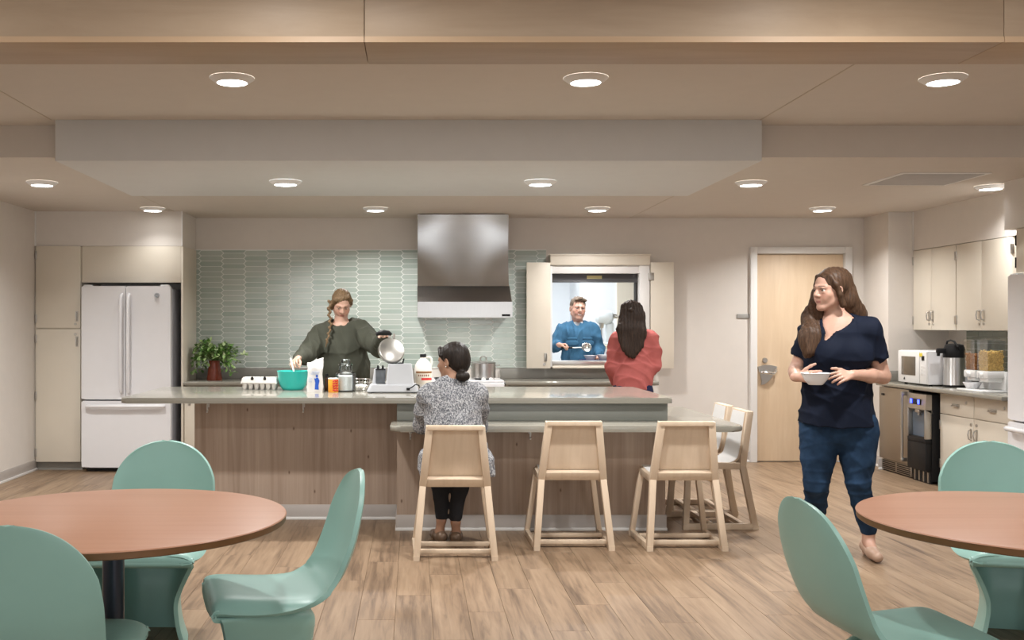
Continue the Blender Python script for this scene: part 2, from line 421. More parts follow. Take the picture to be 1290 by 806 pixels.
while x-TP/2 < TX1+.03:
    z = TZ1-.004-(TR_/2 if c % 2 else 0)
    while z > TZ0-TR_/2:
        a, b, h = TP/2+TIP/2-GR/1.2, TP/2-TIP/2-GR/2, TR_/2-GR/2
        P0 = [(-a, 0), (-b, -h), (b, -h), (a, 0), (b, h), (-b, h)]
        P1 = P0
        for (A_, B_, C_) in ((1, 0, TX1-.002-x), (-1, 0, x-TX0-.002), (0, 1, TZ1-.002-z), (0, -1, z-TZ0-.002)):
            P1 = clip(P1, A_, B_, C_) if len(P1) > 2 else []
        if len(P1) > 2 and max(p[1] for p in P1)-min(p[1] for p in P1) > .006 and max(p[0] for p in P1)-min(p[0] for p in P1) > .006:
            todo.append((x, z, P1))
        z -= TR_
    x += TP; c += 1
def tile_hidden(x, z): return (.08 < x < .93 and z > 1.56) or (x > 1.2 and z < 2.05) or z < 1.0
todo.sort(key=lambda t: tile_hidden(t[0], t[1]))
for k, (x, z, P1) in enumerate(todo):
    if k < 290: link('tile', tile_mesh(P1), None, wb, (x, YB-.006, z))
    else: rest.append((x, z, P1))
if rest:
    bm = bmesh.new(); lay = bm.faces.layers.float.new('rnd')
    for x, z, P1 in rest:
        q = random.random(); A = [bm.verts.new((x+p[0], YB-.0125, z+p[1])) for p in P1]; B = [bm.verts.new((x+p[0], YB-.006, z+p[1])) for p in P1]
        fs = [bm.faces.new(A)]+[bm.faces.new((A[i], A[(i+1) % len(A)], B[(i+1) % len(A)], B[i])) for i in range(len(A))]
        for f in fs: f[lay] = q
    bmesh.ops.recalc_face_normals(bm, faces=bm.faces)
    me = bpy.data.meshes.new('tile'); bm.to_mesh(me); bm.free(); link('tile', me, m_tile, wb)['kind'] = 'stuff'
# tile behind the right-hand counter
m_tile2 = M('olive_grey_tile', (.27, .29, .235), .2, var=.08)
t2 = struct('trim_6', MB().box(XR-.006, XR, 8.0, YJ-.35, .97, 1.36), m_grout)
for r in range(7):
    yy = 8.0 - (.12 if r % 2 else 0)
    while yy < YJ-.36:
        y0, y1 = max(yy, 8.0)+.0015, min(yy+.2326, YJ-.35)-.0015
        if y1-y0 > .02: MB().box(XR-.012, XR-.006, y0, y1, .972+r*.0555, .972+r*.0555+.0525, .001, 1).build('tile', m_tile2, t2)
        yy += .2326

# ------------------------------------------------------------------ door
dr = empty('door_1', (4.0, YB, 0), kind='structure')
MB().box(DX0-.075, DX0-.004, YB-.045, YB+.09, 0, DZ+.07, .004).box(DX1+.004, DX1+.075, YB-.045, YB+.09, 0, DZ+.07, .004).box(DX0-.004, DX1+.004, YB-.045, YB+.09, DZ+.004, DZ+.07, .004).build('door_frame', m_trim, dr)
MB().box(DX0+.003, DX1-.003, YB+.0, YB+.042, .008, DZ-.004, .002).build('door_leaf', m_door, dr)
MB().cyl((3.635, YB, 1.05), (3.635, YB-.018, 1.05), .028, .024).build('deadbolt', m_nickel, dr)
# lever set: leaf-shaped escutcheon with a curved pull
poly = []
for k in range(25):
    s = k/24; poly.append((3.56+.2*s, .985+.018*math.sin(PI*s)))
for k in range(25):
    s = k/24; poly.append((3.76-.115*s**1.2-.05*s, .985-.19*math.sin(s*PI/2)*(1-.02*s)))
poly.append((3.60, .83)); poly.append((3.585, .9))
mb = MB(); mb.prism(poly, YB-.018, YB-.001, 'y'); hd = mb.build('escutcheon', m_nickel, dr)
MB().tube([(3.585, YB-.018, .925), (3.59, YB-.06, .93), (3.64, YB-.075, .925), (3.70, YB-.07, .915), (3.735, YB-.06, .94), (3.74, YB-.045, .965)], [.012, .014, .016, .016, .013, .008], 10).build('lever_handle', m_chrome, hd)
sg = MB().box(3.345, 3.49, YB-.012, YB-.001, 1.485, 1.53, .003).build('room_sign', M('grey_sign_plate', (.36, .35, .33), .5)); tag(sg, 'small grey rectangular sign plate on wall left of the wooden door', 'sign')

# ------------------------------------------------------------------ serving window
wn = empty('window_1', ((WX0+WX1)/2, YB, WZ0), kind='structure')
MB().box(1.40, 2.42, YB-.13, YB, 2.03, 2.135, .003).box(1.395, 2.425, YB-.14, YB, 2.125, 2.14, .002).build('valance_box', m_cab, wn)
MB().box(1.40, WX0, YB-.11, YB+.15, .985, 2.03, .002).box(WX1, 2.42, YB-.11, YB+.15, .985, 2.03, .002).box(WX0, WX1, YB-.10, YB+.15, 1.945, 2.03, .002).build('window_frame', m_trim, wn)
MB().box(WX0, WX1, YB-.13, YB+.02, .972, .998, .004).build('window_sill', m_cab, wn)
MB().box(WX0+.002, WX1-.002, YB-.11, YB+.16, .998, 1.046, .003).build('steel_ledge', m_steelh, wn)
rs = MB().box(WX0+.002, WX1-.002, YB-.02, YB+.10, 1.87, 1.945, .004).box(WX0+.002, WX1-.002, YB-.03, YB+.0, 1.855, 1.872, .003).build('roller_shutter', M('dark_grey_shutter', (.10, .10, .105), .4, metal=.4), wn)
MB().box(1.79, 1.945, YB-.024, YB-.0205, 1.893, 1.925).build('label', M('yellow_label', (.66, .60, .30), .6), rs)
MB().box(WX1-.02, WX1-.001, YB-.015, YB+.08, 1.046, 1.87).build('shutter_track', m_dark, wn)
for nm, x0, x1, hx in (('left', 1.155, 1.398, 1.345), ('right', 2.425, 2.66, 2.47)):
    pn = MB().box(x0, x1, YB-.145, YB-.12, .972, 2.055, .002).build('shutter_panel', m_cab, wn)
    if nm == 'right':
        MB().box(x0-.02, x0+.03, YB-.15, YB-.11, 1.87, 1.95, .004).build('hinge', m_nickel, pn)
    else:
        MB().box(hx-.012, hx+.02, YB-.152, YB-.145, 1.045, 1.13, .003).tube([(hx+.012, YB-.15, 1.055), (hx+.012, YB-.17, 1.06), (hx+.012, YB-.17, 1.115), (hx+.012, YB-.15, 1.12)], .005, 8).build('pull_handle', m_nickel, pn)
        MB().cyl((hx-.01, YB-.145, 1.015), (hx-.01, YB-.152, 1.015), .014).build('lock', m_nickel, pn)
# the serving kitchen beyond
m_kit = M('bright_white_wall', (.82, .85, .88), .6, var=.01)
struct('wall_kitchen', MB().box(-.4, 4.3, 14.3, 14.4, 0, 2.6).box(-.5, -.4, YB+.15, 14.4, 0, 2.6).box(4.3, 4.4, YB+.15, 14.4, 0, 2.6)
       .box(2.15, 4.3, 13.4, 14.3, 0, 2.6).box(-.4, 4.3, YB+.15, YB+.16, 2.05, 2.45), m_kit)
struct('floor_kitchen', MB().box(-.5, 4.4, YB+.0, 14.4, -.1, 0), m_solid_d)
struct('door_2', MB().box(2.62, 3.4, 13.36, 13.4, 0, 2.1), m_cab)

# ------------------------------------------------------------------ ceiling lights
random.seed(2)
LROWS = [(ZH, [(-.97, 5.55), (.92, 5.55), (2.83, 5.55)], 'over the front of the room'),
         (ZB, [(-.94, 7.62), (.93, 7.62)], 'under the dropped box'),
         (ZL, [(-2.88, 8.05), (2.616, 8.05), (4.60, 8.28)], 'middle'),
         (ZL, [(-2.47, 9.83), (-.36, 9.83), (1.74, 9.83), (3.87, 9.83)], 'back')]
LLAB = ['round ceiling light at front, nearest the left wall', 'round ceiling light at front, middle of three', 'round ceiling light at front, rightmost of three',
        'round light under the dropped ceiling box, left one', 'round light under the dropped ceiling box, right one',
        'round ceiling light left of the dropped box, before the refrigerator', 'round ceiling light just right of the dropped ceiling box', 'round ceiling light close above the right-hand wall cabinets',
        'round ceiling light above the tall cream pantry', 'round ceiling light left of the range hood', 'round ceiling light above the serving window', 'round ceiling light in front of the wooden door']
proto = None; li = 0
for z, pts, _ in LROWS:
    for x, y in pts:
        if proto is None:
            r = proto = empty('ceiling_light', (x, y, z))
            MB().lathe([(.118, -.001), (.12, -.006), (.112, -.012), (.092, -.026), (.084, -.030), (.080, -.030), (.080, -.026)], n=40).loc('trim_ring', m_ring, r)
            MB().lathe([(0, -.029), (.05, -.0295), (.080, -.0275)], n=40).loc('lens', m_lens, r)
        else:
            r = copy_tree(proto)
        r.location = (x, y, z); tag(r, LLAB[li], 'ceiling light', 'round ceiling lights'); li += 1
        area('downlight', (x, y, z-.036), .15, P_DOWN*(.35 if x > 4.5 else .06 if x < -2.4 and y > 9 else .75 if y > 9 else 1), (1, .99, .975), spread=2.0 if x < -2.4 and y > 9 else 2.5)
vp = empty('ceiling_access_panel', (3.88, 7.885, ZL), 'flat grey square access panel set in the ceiling, right', 'access panel')
MB().box(3.55, 4.21, 7.555, 8.215, ZL-.006, ZL-.0005, .002).build('panel_frame', m_trim, vp)
MB().box(3.585, 4.175, 7.59, 8.18, ZL-.009, ZL-.006, .001).build('panel_leaf', M('grey_access_panel', (.42, .40, .39), .6), vp)
for x, y in DROW:  # trims for the unseen downlights that wash the beam
    MB().lathe([(.118, -.001), (.12, -.006), (.112, -.012), (.092, -.026), (.084, -.030), (.0, -.028)], (x, y, ZH), 32).build('downlight_trim', m_ring, ce)
for x, y in FILL_PANELS:  # boxes for the unseen fill lights added behind the camera
    MB().box(x-.6, x+.6, y-.3, y+.3, ZH-.035, ZH-.001, .004).build('fill_light_panel', m_trim, ce)
# ================================================================== left cabinets
def pull(parent, p, axis, mat=None, loc=False):
    """small upright pull: back plate and bowed bar; axis = outward direction"""
    p = Vector(p); a = Vector(axis); t = Vector((0, 0, 1)).cross(a)
    mb = MB()
    def P(u, v, w): return p+t*u+Vector((0, 0, v))+a*w
    mb.bar(P(0, -.05, .002), P(0, .05, .002), .026, .004, up=a)
    mb.tube([P(0, -.04, .002), P(0, -.036, .022), P(0, 0, .028), P(0, .036, .022), P(0, .04, .002)], .0055, 8)
    return mb.build('handle', m_nickel, parent)
def lock(parent, p, axis):
    p = Vector(p); a = Vector(axis); MB().cyl(p, p+a*.006, .013, .012, 14).build('lock', m_nickel, parent)
YP = 10.10
pt = empty('pantry_cabinet', (-3.46, 10.4, 0), 'tall narrow cream pantry cabinet in the left corner beside white refrigerator', 'cabinet')
MB().box(XL+.004, -3.238, YP+.02, YB-.005, .085, 2.18).build('body', m_cab, pt)
MB().box(XL+.004, -3.238, YP+.06, YB-.005, 0, .085).build('toe_kick', m_solid_d, pt)
for z0, z1, hz, lz in ((1.387, 2.183, 1.50, 1.425), (.085, 1.372, 1.255, 1.325)):
    d = MB().box(XL+.02, -3.241, YP, YP+.02, z0, z1, .0015).build('door', m_cab, pt)
    pull(d, (-3.275, YP, hz), (0, -1, 0)); lock(d, (-3.29, YP, lz), (0, -1, 0))
    for hh in (z0+.09, z1-.09) if z1 > 2 else (z0+.09, (z0+z1)/2, z1-.09):
        MB().box(XL+.008, XL+.026, YP-.008, YP+.015, hh-.04, hh+.04, .003).build('hinge', m_nickel, d)
of = empty('over_fridge_cabinet', (-2.74, 10.4, 1.84), 'wide cream cabinet panel above the left white refrigerator', 'cabinet')
MB().box(-3.232, -2.268, YP+.04, YB-.005, 1.84, 2.182).build('body', m_cab, of)
MB().box(-3.232, -2.268, YP+.02, YP+.04, 1.828, 2.183, .0015).build('door', m_cab, of)
sp = MB().box(-2.266, -2.246, YP+.02, YB-.005, 0, 2.183, .0015).build('cabinet_side_panel', m_cab)
tag(sp, 'tall cream end panel standing between the left refrigerator and back counter', 'panel')

# ================================================================== refrigerator (front faces local -y)
def fridge():
    r = empty('refrigerator', (0, 0, 0))
    MB().box(-.415, .415, .075, .72, .03, 1.77, .006).loc('case', m_fside, r)
    MB().box(-.40, .40, .09, .6, 0, .035).loc('kick_grille', m_dark, r)
    def door(x0, x1, z0, z1, nm):
        mb = MB(); n = 10; pts = []
        for k in range(n+1):
            s = k/n; x = x0+(x1-x0)*s; g = (x/.43); pts.append((x, .012*g*g))
        pts = pts+[(x1, .065), (x0, .065)]
        mb.prism(pts, z0, z1)
        es = [e for e in mb.bm.edges if abs(e.verts[0].co.z-e.verts[1].co.z) < 1e-5]
        bmesh.ops.bevel(mb.bm, geom=es, offset=.008, segments=3, affect='EDGES')
        d = mb.loc(nm, m_white, r)
        MB().box(x0+.01, x1-.01, .064, .077, z0+.01, z1-.01).loc('gasket', m_fside, d)
        return d
    a = door(-.428, -.0025, .70, 1.79, 'door'); b = door(.0025, .428, .70, 1.79, 'door'); c = door(-.428, .428, .045, .685, 'freezer_drawer')
    for d, x in ((a, -.035), (b, .035)):
        MB().tube([(x, -.0, .76), (x, -.035, .775), (x, -.05, .81), (x, -.056, 1.23), (x, -.05, 1.66), (x, -.035, 1.695), (x, -.0, 1.71)], [.013, .016, .017, .017, .017, .016, .013], 12).loc('handle', m_white, d)
    MB().tube([(-.37, .005, .635), (-.36, -.04, .637), (-.33, -.052, .637), (0, -.06, .637), (.33, -.052, .637), (.36, -.04, .637), (.37, .005, .635)], [.014, .018, .019, .019, .019, .018, .014], 12).loc('handle', m_white, c)
    bd = MB().cyl((.30, .004, 1.70), (.30, -.006, 1.70), .024, .023, 28).loc('emblem', M('blue_grey_emblem', (.25, .29, .34), .4), b)
    # script-like monogram and ring
    mb = MB(); mb.tube([(.30+.019*math.cos(2*PI*k/24), -.0065, 1.70+.019*math.sin(2*PI*k/24)) for k in range(24)], .0012, 6, closed=True)
    mo = mb.loc('emblem_ring', m_whitep, b)
    cu = bpy.data.curves.new('monogram', 'FONT'); cu.body = 'GE'; cu.size = .021; cu.align_x = 'CENTER'; cu.align_y = 'CENTER'; cu.extrude = .0004; cu.materials.append(m_whitep)
    to = bpy.data.objects.new('monogram', cu); to = link('monogram', bpy.data.meshes.new_from_object(to), None); to.parent = b; to.location = (.30, -.0068, 1.70); to.rotation_euler = (PI/2, 0, 0)
    for q in (.37, -.37): MB().box(q-.04, q+.04, .02, .07, 1.79, 1.803, .004).loc('hinge_cover', m_whitep, r)
    return r
f1 = fridge(); f1.location = (-2.768, 9.98, 0); tag(f1, 'white french-door refrigerator beside the tall pantry, round emblem upper right', 'refrigerator')
f2 = copy_tree(f1); f2.location = (4.50, 7.455, 0); f2.rotation_euler = (0, 0, -PI/2)
tag(f2, 'white refrigerator cut off by right edge of photo, past the cereal dispenser', 'refrigerator')
oc = empty('over_fridge_cabinet', (4.9, 7.5, 1.83), 'cream cabinet corner above the right-hand refrigerator, with black hinges', 'cabinet')
MB().box(4.62, XR-.005, 7.0, 7.93, 1.83, 2.145).build('body', m_cab, oc)
od = MB().box(4.60, 4.62, 7.47, 7.925, 1.815, 2.145, .0015).build('door', m_cab, oc)
MB().box(4.60, 4.62, 7.0, 7.465, 1.815, 2.145, .0015).build('door', m_cab, oc)
for z in (1.89, 2.06): MB().box(4.597, 4.625, 7.922, 7.94, z-.04, z+.04, .003).build('hinge', m_black, od)

# ================================================================== back counter run
ZC = .864
def runbase(x0, x1, n, label):
    r = empty('base_cabinet', ((x0+x1)/2, 10.45, 0), label, 'cabinet', )
    MB().box(x0, x1, 10.16, YB-.005, .09, .823).build('body', m_cab, r)
    MB().box(x0, x1, 10.22, YB-.005, 0, .09).build('toe_kick', m_solid_d, r)
    wd = (x1-x0)/n
    for k in range(n):
        d = MB().box(x0+k*wd+.002, x0+(k+1)*wd-.002, 10.14, 10.16, .095, .815, .0015).build('door', m_cab, r)
        pull(d, (x0+k*wd+(.05 if k % 2 == 0 else wd-.05), 10.14, .68), (0, -1, 0))
runbase(-2.24, .10, 4, 'cream base cabinets under the back counter, below the plant')
runbase(.895, 1.75, 2, 'cream base cabinets under the back counter, right of the range')
bc = empty('back_worktop', (-1.07, 10.43, .824), 'greige back worktop left of the range under sage tiles', 'worktop')
slab('top', rrect(-2.244, .10, 10.11, YB-.013, (0, 0, 0, 0)), .826, ZC, .012, m_solid, bc)
MB().box(-2.244, .10, YB-.03, YB-.014, ZC, .968, .003).build('backsplash', m_solid_d, bc)
bc2 = empty('back_worktop', (1.6, 10.43, .824), 'greige back worktop below the serving window, right of the range', 'worktop')
slab('top', rrect(.895, 2.40, 10.11, YB-.003, (0, .05, 0, 0)), .826, ZC, .012, m_solid, bc2)
MB().box(.895, 2.40, YB-.03, YB-.014, ZC, .968, .003).build('backsplash', m_solid_d, bc2)
MB().bar((2.33, YB-.02, .80), (2.33, 10.2, .80), .03, .04).bar((2.33, YB-.03, .80), (2.33, YB-.03, .45), .03, .04).build('bracket', m_nickel, bc2)
# range
rg = empty('kitchen_range', (.4975, 10.4, 0), 'white cooking range under the steel hood with stock pot on top', 'range')
MB().box(.11, .885, 10.14, YB-.02, .02, .85, .004).build('body', m_white, rg)
MB().box(.11, .885, 10.11, YB-.02, .85, .872, .006).build('cooktop', m_white, rg)
MB().box(.11, .885, 10.10, 10.14, .74, .85, .006).build('control_panel', m_white, rg)
MB().box(.13, .865, 10.10, 10.14, .22, .72, .006).tube([(.17, 10.10, .68), (.17, 10.06, .68), (.82, 10.06, .68), (.82, 10.10, .68)], .011, 8).build('oven_door', m_white, rg)
for x in (.17, .27, .685, .76):
    MB().cyl((x, 10.17, .872), (x, 10.165, .893), .024, .019, 16).box(x-.005, x+.005, 10.145, 10.185, .888, .902, .002).build('knob', m_whitep, rg)
for x, y in ((.3, 10.33), (.7, 10.33), (.3, 10.6), (.7, 10.6)):
    mb = MB()
    for r_ in (.035, .06, .085): mb.tube([(x+r_*math.cos(2*PI*k/24), y+r_*math.sin(2*PI*k/24), .876) for k in range(24)], .0055, 6, closed=True)
    mb.build('burner', m_black, rg)
pot = empty('stock_pot', (.70, 10.42, .882), 'stainless steel stock pot with lid on the range', 'pot')
MB().lathe([(0, 0), (.118, 0), (.124, .006), (.124, .15), (.128, .153), (.124, .156)], n=40).loc('body', m_steel, pot)
MB().lathe([(.126, .156), (.127, .160), (.09, .170), (.03, .174), (0, .174)], n=40).tube([(-.03, 0, .173), (-.03, 0, .205), (-.018, 0, .215), (.018, 0, .215), (.03, 0, .205), (.03, 0, .173)], .006, 8).loc('lid', m_steel, pot)
for s in (-1, 1):
    MB().tube([(s*.122, -.035, .125), (s*.155, -.032, .13), (s*.163, 0, .13), (s*.155, .032, .13), (s*.122, .035, .125)], .006, 8).loc('handle', m_steel, pot)
# hood
hd_ = empty('range_hood', (.4925, 10.4, 1.487), 'large stainless range hood on the tiled wall above the range', 'range hood')
hx0, hx1 = .04, .945
mb = MB(); prof = []
for k in range(17):
    s = k/16; z = 1.80+(2.515-1.80)*s
    y = 10.335-.05*(1-s)**2*0-.0+.075*math.sin(PI*min(1, s*1.02))**1.0*0 + .05*(1-(2*s-1)**2) - .04*(1-s)
    prof.append((y, z))
poly = prof+[(YB-.012, 2.515), (YB-.012, 1.80)]
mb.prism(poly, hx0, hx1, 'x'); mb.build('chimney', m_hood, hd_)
MB().prism([(10.30, 1.80), (YB-.012, 1.80), (YB-.012, 1.64), (10.05, 1.64)], hx0-.002, hx1+.008, 'x').build('canopy_slope', steel('shaded_brushed_steel', (.34, .32, .30), .35, 'x'), hd_)  # shade on the slope put into a darker copy of the hood steel
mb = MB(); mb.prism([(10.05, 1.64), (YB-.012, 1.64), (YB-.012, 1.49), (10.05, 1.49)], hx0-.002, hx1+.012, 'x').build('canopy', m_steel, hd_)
MB().box(.08, .91, 10.12, 10.66, 1.484, 1.492).build('filter', m_steelh, hd_)
MB().box(hx1-.09, hx1-.01, 10.044, 10.051, 1.50, 1.52, .001).build('name_plate', m_black, hd_)
for x in (.25, .74): MB().cyl((x, 10.25, 1.486), (x, 10.25, 1.478), .035, .032, 18).build('lamp', m_whitep, hd_)
area('hood_light', (.49, 10.3, 1.47), .35, 2.0, (1, .97, .92), 'RECTANGLE', size_y=.12)

# ================================================================== island
isl = empty('kitchen_island', (.07, 7.9, 0), 'long wood-grain kitchen island base with grey riser band', 'island')
lb = MB().box(-1.595, -.115, 7.56, 8.33, 0, .875).build('wood_panel', m_isl, isl)
rb = MB().box(-.115, 1.733, 7.15, 8.33, 0, .714).build('wood_panel', m_isl, isl)
MB().box(-.115, 1.75, 7.15, 8.34, .755, .875, .0015).build('riser', m_riser, isl)
MB().box(-1.93, -.115, 7.62, 8.30, .845, .8745, .003).build('support_apron', m_beam_e, isl)
def strip(x0, x1, y0, y1):
    b = MB().box(x0, x1, y0, y1, .02, .108, .002).build('base_strip', m_base, isl)
    MB().box(x0-.003, x1+.003, y0-.008, y1+.002, 0, .02, .002).build('toe_strip', m_trim, b)
strip(-1.603, -.124, 7.552, 7.559); strip(-.123, 1.741, 7.142, 7.149); strip(-1.603, -1.596, 7.56, 8.33); strip(1.734, 1.741, 7.15, 8.33); strip(-.123, -.116, 7.15, 7.552)
for x, y, z in ((-1.495, 7.56, .845), (-.80, 7.56, .845), (-.022, 7.15, .695), (.80, 7.15, .695)):
    MB().tube([(x, y+.002, z), (x, y-.03, z-.005), (x, y-.036, z-.035), (x, y-.025, z-.05), (x, y-.045, z-.062)], .006, 8).box(x-.01, x+.01, y-.006, y+.0, z-.03, z+.012, .002).build('hook', m_trim, isl)
ut = slab('island_worktop', rrect(-2.01, 1.775, 7.10, 8.41, (.045, .03, .03, .045)), .877, .915, .0145, m_solid); tag(ut, 'long raised greige worktop on the island carrying the cooking things', 'worktop')
P = [(-.155, 7.149)]+rrect(-.155, 2.165, 6.76, 8.42, (.07, .09, .06, 0))[:-1]
P = [(-.155, 7.148)]+[p for p in rrect(-.155, 2.165, 6.76, 8.42, (.07, .09, .06, .0))[:21]]+[(1.752, 8.42), (1.752, 7.148)]
lt = slab('seating_counter', P, .716, .754, .0145, m_solid); tag(lt, 'lower greige seating counter wrapping the right end of the island', 'counter')
lt['label'] = 'lower greige seating counter wrapping the right end of the island'
MB().bar((1.9, 8.2, 0), (1.9, 8.2, .716), .05, .05).build('support_leg', m_post, lt, off=True)

# ================================================================== maple counter chairs (front = local +y)
def maple_chair():
    r = empty('counter_chair', (0, 0, 0))
    def rear(s):      # floor foot, seat bend, top
        return [Vector((s*.235, -.248, 0)), Vector((s*.196, -.172, .44)), Vector((s*.155, -.236, .806))]
    for s in (-1, 1):
        a, b, c = rear(s)
        MB().bar(a+Vector((0, 0, .012)), b, .040, .042, up=(0, 1, 0), bev=.003).bar(b-(b-a).normalized()*.004, c, .044, .042, up=(0, 1, 0), bev=.003).box(a.x-.019, a.x+.019, a.y-.021, a.y+.021, 0, .03).loc('rear_leg', m_maple, r)
        f0, f1_ = Vector((s*.245, .235, 0)), Vector((s*.185, .20, .452))
        MB().bar(f0+Vector((0, 0, .012)), f1_, .034, .040, up=(0, 1, 0), bev=.003).box(f0.x-.018, f0.x+.018, f0.y-.02, f0.y+.02, 0, .03).loc('front_leg', m_maple, r)
        MB().bar(b+Vector((0, .0, -.008)), f1_+Vector((0, .01, -.012)), .03, .045, bev=.003).loc('seat_rail', m_maple, r)
        MB().bar(a+Vector((0, 0, .021)), f0+Vector((0, 0, .021)), .03, .042, bev=.003).loc('runner', m_maple, r)
    for y in (-.155, .06):
        t = (y+.248)/.483; x = .235+.01*t-.012
        MB().bar((-x, y, .035), (x, y, .035), .034, .026, bev=.003).loc('stretcher', m_maple, r)
    MB().bar((-.168, -.2365, .795), (.168, -.2365, .795), .046, .03, bev=.004).loc('top_rail', m_maple, r)
    MB().bar((-.185, -.172, .461), (.185, -.172, .461), .034, .056, up=(0, -.45, 1), bev=.003).loc('rear_rail', m_maple, r)
    # bent plywood shell
    cp = [(-.216, .80), (-.197, .70), (-.176, .58), (-.158, .50), (-.135, .468), (-.09, .449), (0, .446), (.12, .456), (.205, .468), (.235, .462)]
    def curve(n):
        P_ = [Vector((0, *p)) for p in cp]; out = []
        for i in range(len(P_)-1):
            p0, p1, p2, p3 = P_[max(i-1, 0)], P_[i], P_[i+1], P_[min(i+2, len(P_)-1)]
            for k in range(n):
                t = k/n; out.append(.5*((2*p1)+(p2-p0)*t+(2*p0-5*p1+4*p2-p3)*t*t+(3*p1-p0-3*p2+p3)*t**3))
        return out+[P_[-1]]
    C_ = curve(4)
    def sheet(name, mat, o0, o1, inset):
        mb = MB(); rows = []
        for i, p in enumerate(C_):
            t = (C_[min(i+1, len(C_)-1)]-C_[max(i-1, 0)]).normalized(); n = Vector((0, -t.z, t.y))
            s = i/(len(C_)-1); hw = (.138+(p.z < .81)*(.806-p.z)*.11 if p.y < -.13 else .176+(p.y+.13)*.025) - inset
            hw = min(hw, .19)
            q0, q1 = p+n*o0, p+n*o1
            rows.append([mb.bm.verts.new((-hw, q0.y, q0.z)), mb.bm.verts.new((hw, q0.y, q0.z)), mb.bm.verts.new((hw, q1.y, q1.z)), mb.bm.verts.new((-hw, q1.y, q1.z))])
        for A, B in zip(rows, rows[1:]):
            for k in range(4): mb.bm.faces.new((A[k], A[(k+1) % 4], B[(k+1) % 4], B[k]))
        mb.bm.faces.new(rows[0][::-1]); mb.bm.faces.new(rows[-1])
        return mb.loc(name, mat, r)
    sheet('shell', m_maple, -.006, .006, 0); sheet('white_facing', m_whiteseat, .006, .0085, .004)
    return r
GC = 'maple chairs at the island counter'
mc = maple_chair()
CH = [(.252, 6.485, 0, 'maple chair under the seated woman in grey at the island'), (1.007, 6.765, 0, 'empty maple chair, back to us, right beside the seated woman'),
      (1.712, 6.75, 0, 'empty maple chair, back to us, at the right corner of the seating counter'),
      (2.115, 7.42, PI/2, 'nearer white-seated maple chair at the end of the seating counter'), (2.14, 7.95, PI/2, 'farther white-seated maple chair at the end of the seating counter')]
for i, (x, y, rz, lab) in enumerate(CH):
    o = mc if i == 0 else copy_tree(mc)
    o.location = (x, y, 0); o.rotation_euler = (0, 0, rz); tag(o, lab, 'chair', GC)

# ================================================================== round tables
def round_table(x, y, label):
    r = empty('round_table', (x, y, 0), label, 'table', 'round dining tables')
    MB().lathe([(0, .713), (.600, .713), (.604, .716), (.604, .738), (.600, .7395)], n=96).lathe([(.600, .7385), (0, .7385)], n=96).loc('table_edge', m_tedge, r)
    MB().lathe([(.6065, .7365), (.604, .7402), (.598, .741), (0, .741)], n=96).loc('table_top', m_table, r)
    MB().cyl((0, 0, .02), (0, 0, .705), .0375, n=28).loc('pedestal', m_post, r)
    MB().lathe([(0, .03), (.05, .03), (.09, .024), (.20, .012), (.21, .004), (.21, 0), (0, 0)], n=48).loc('base', m_post, r)
    MB().box(-.18, .18, -.18, .18, .703, .713, .002).loc('mounting_plate', m_post, r)
    return r
round_table(-1.058, 3.66, 'round cherry-topped dining table, whole pedestal in view, at left')
round_table(2.19, 3.60, 'round cherry-topped dining table cut off by the right edge')

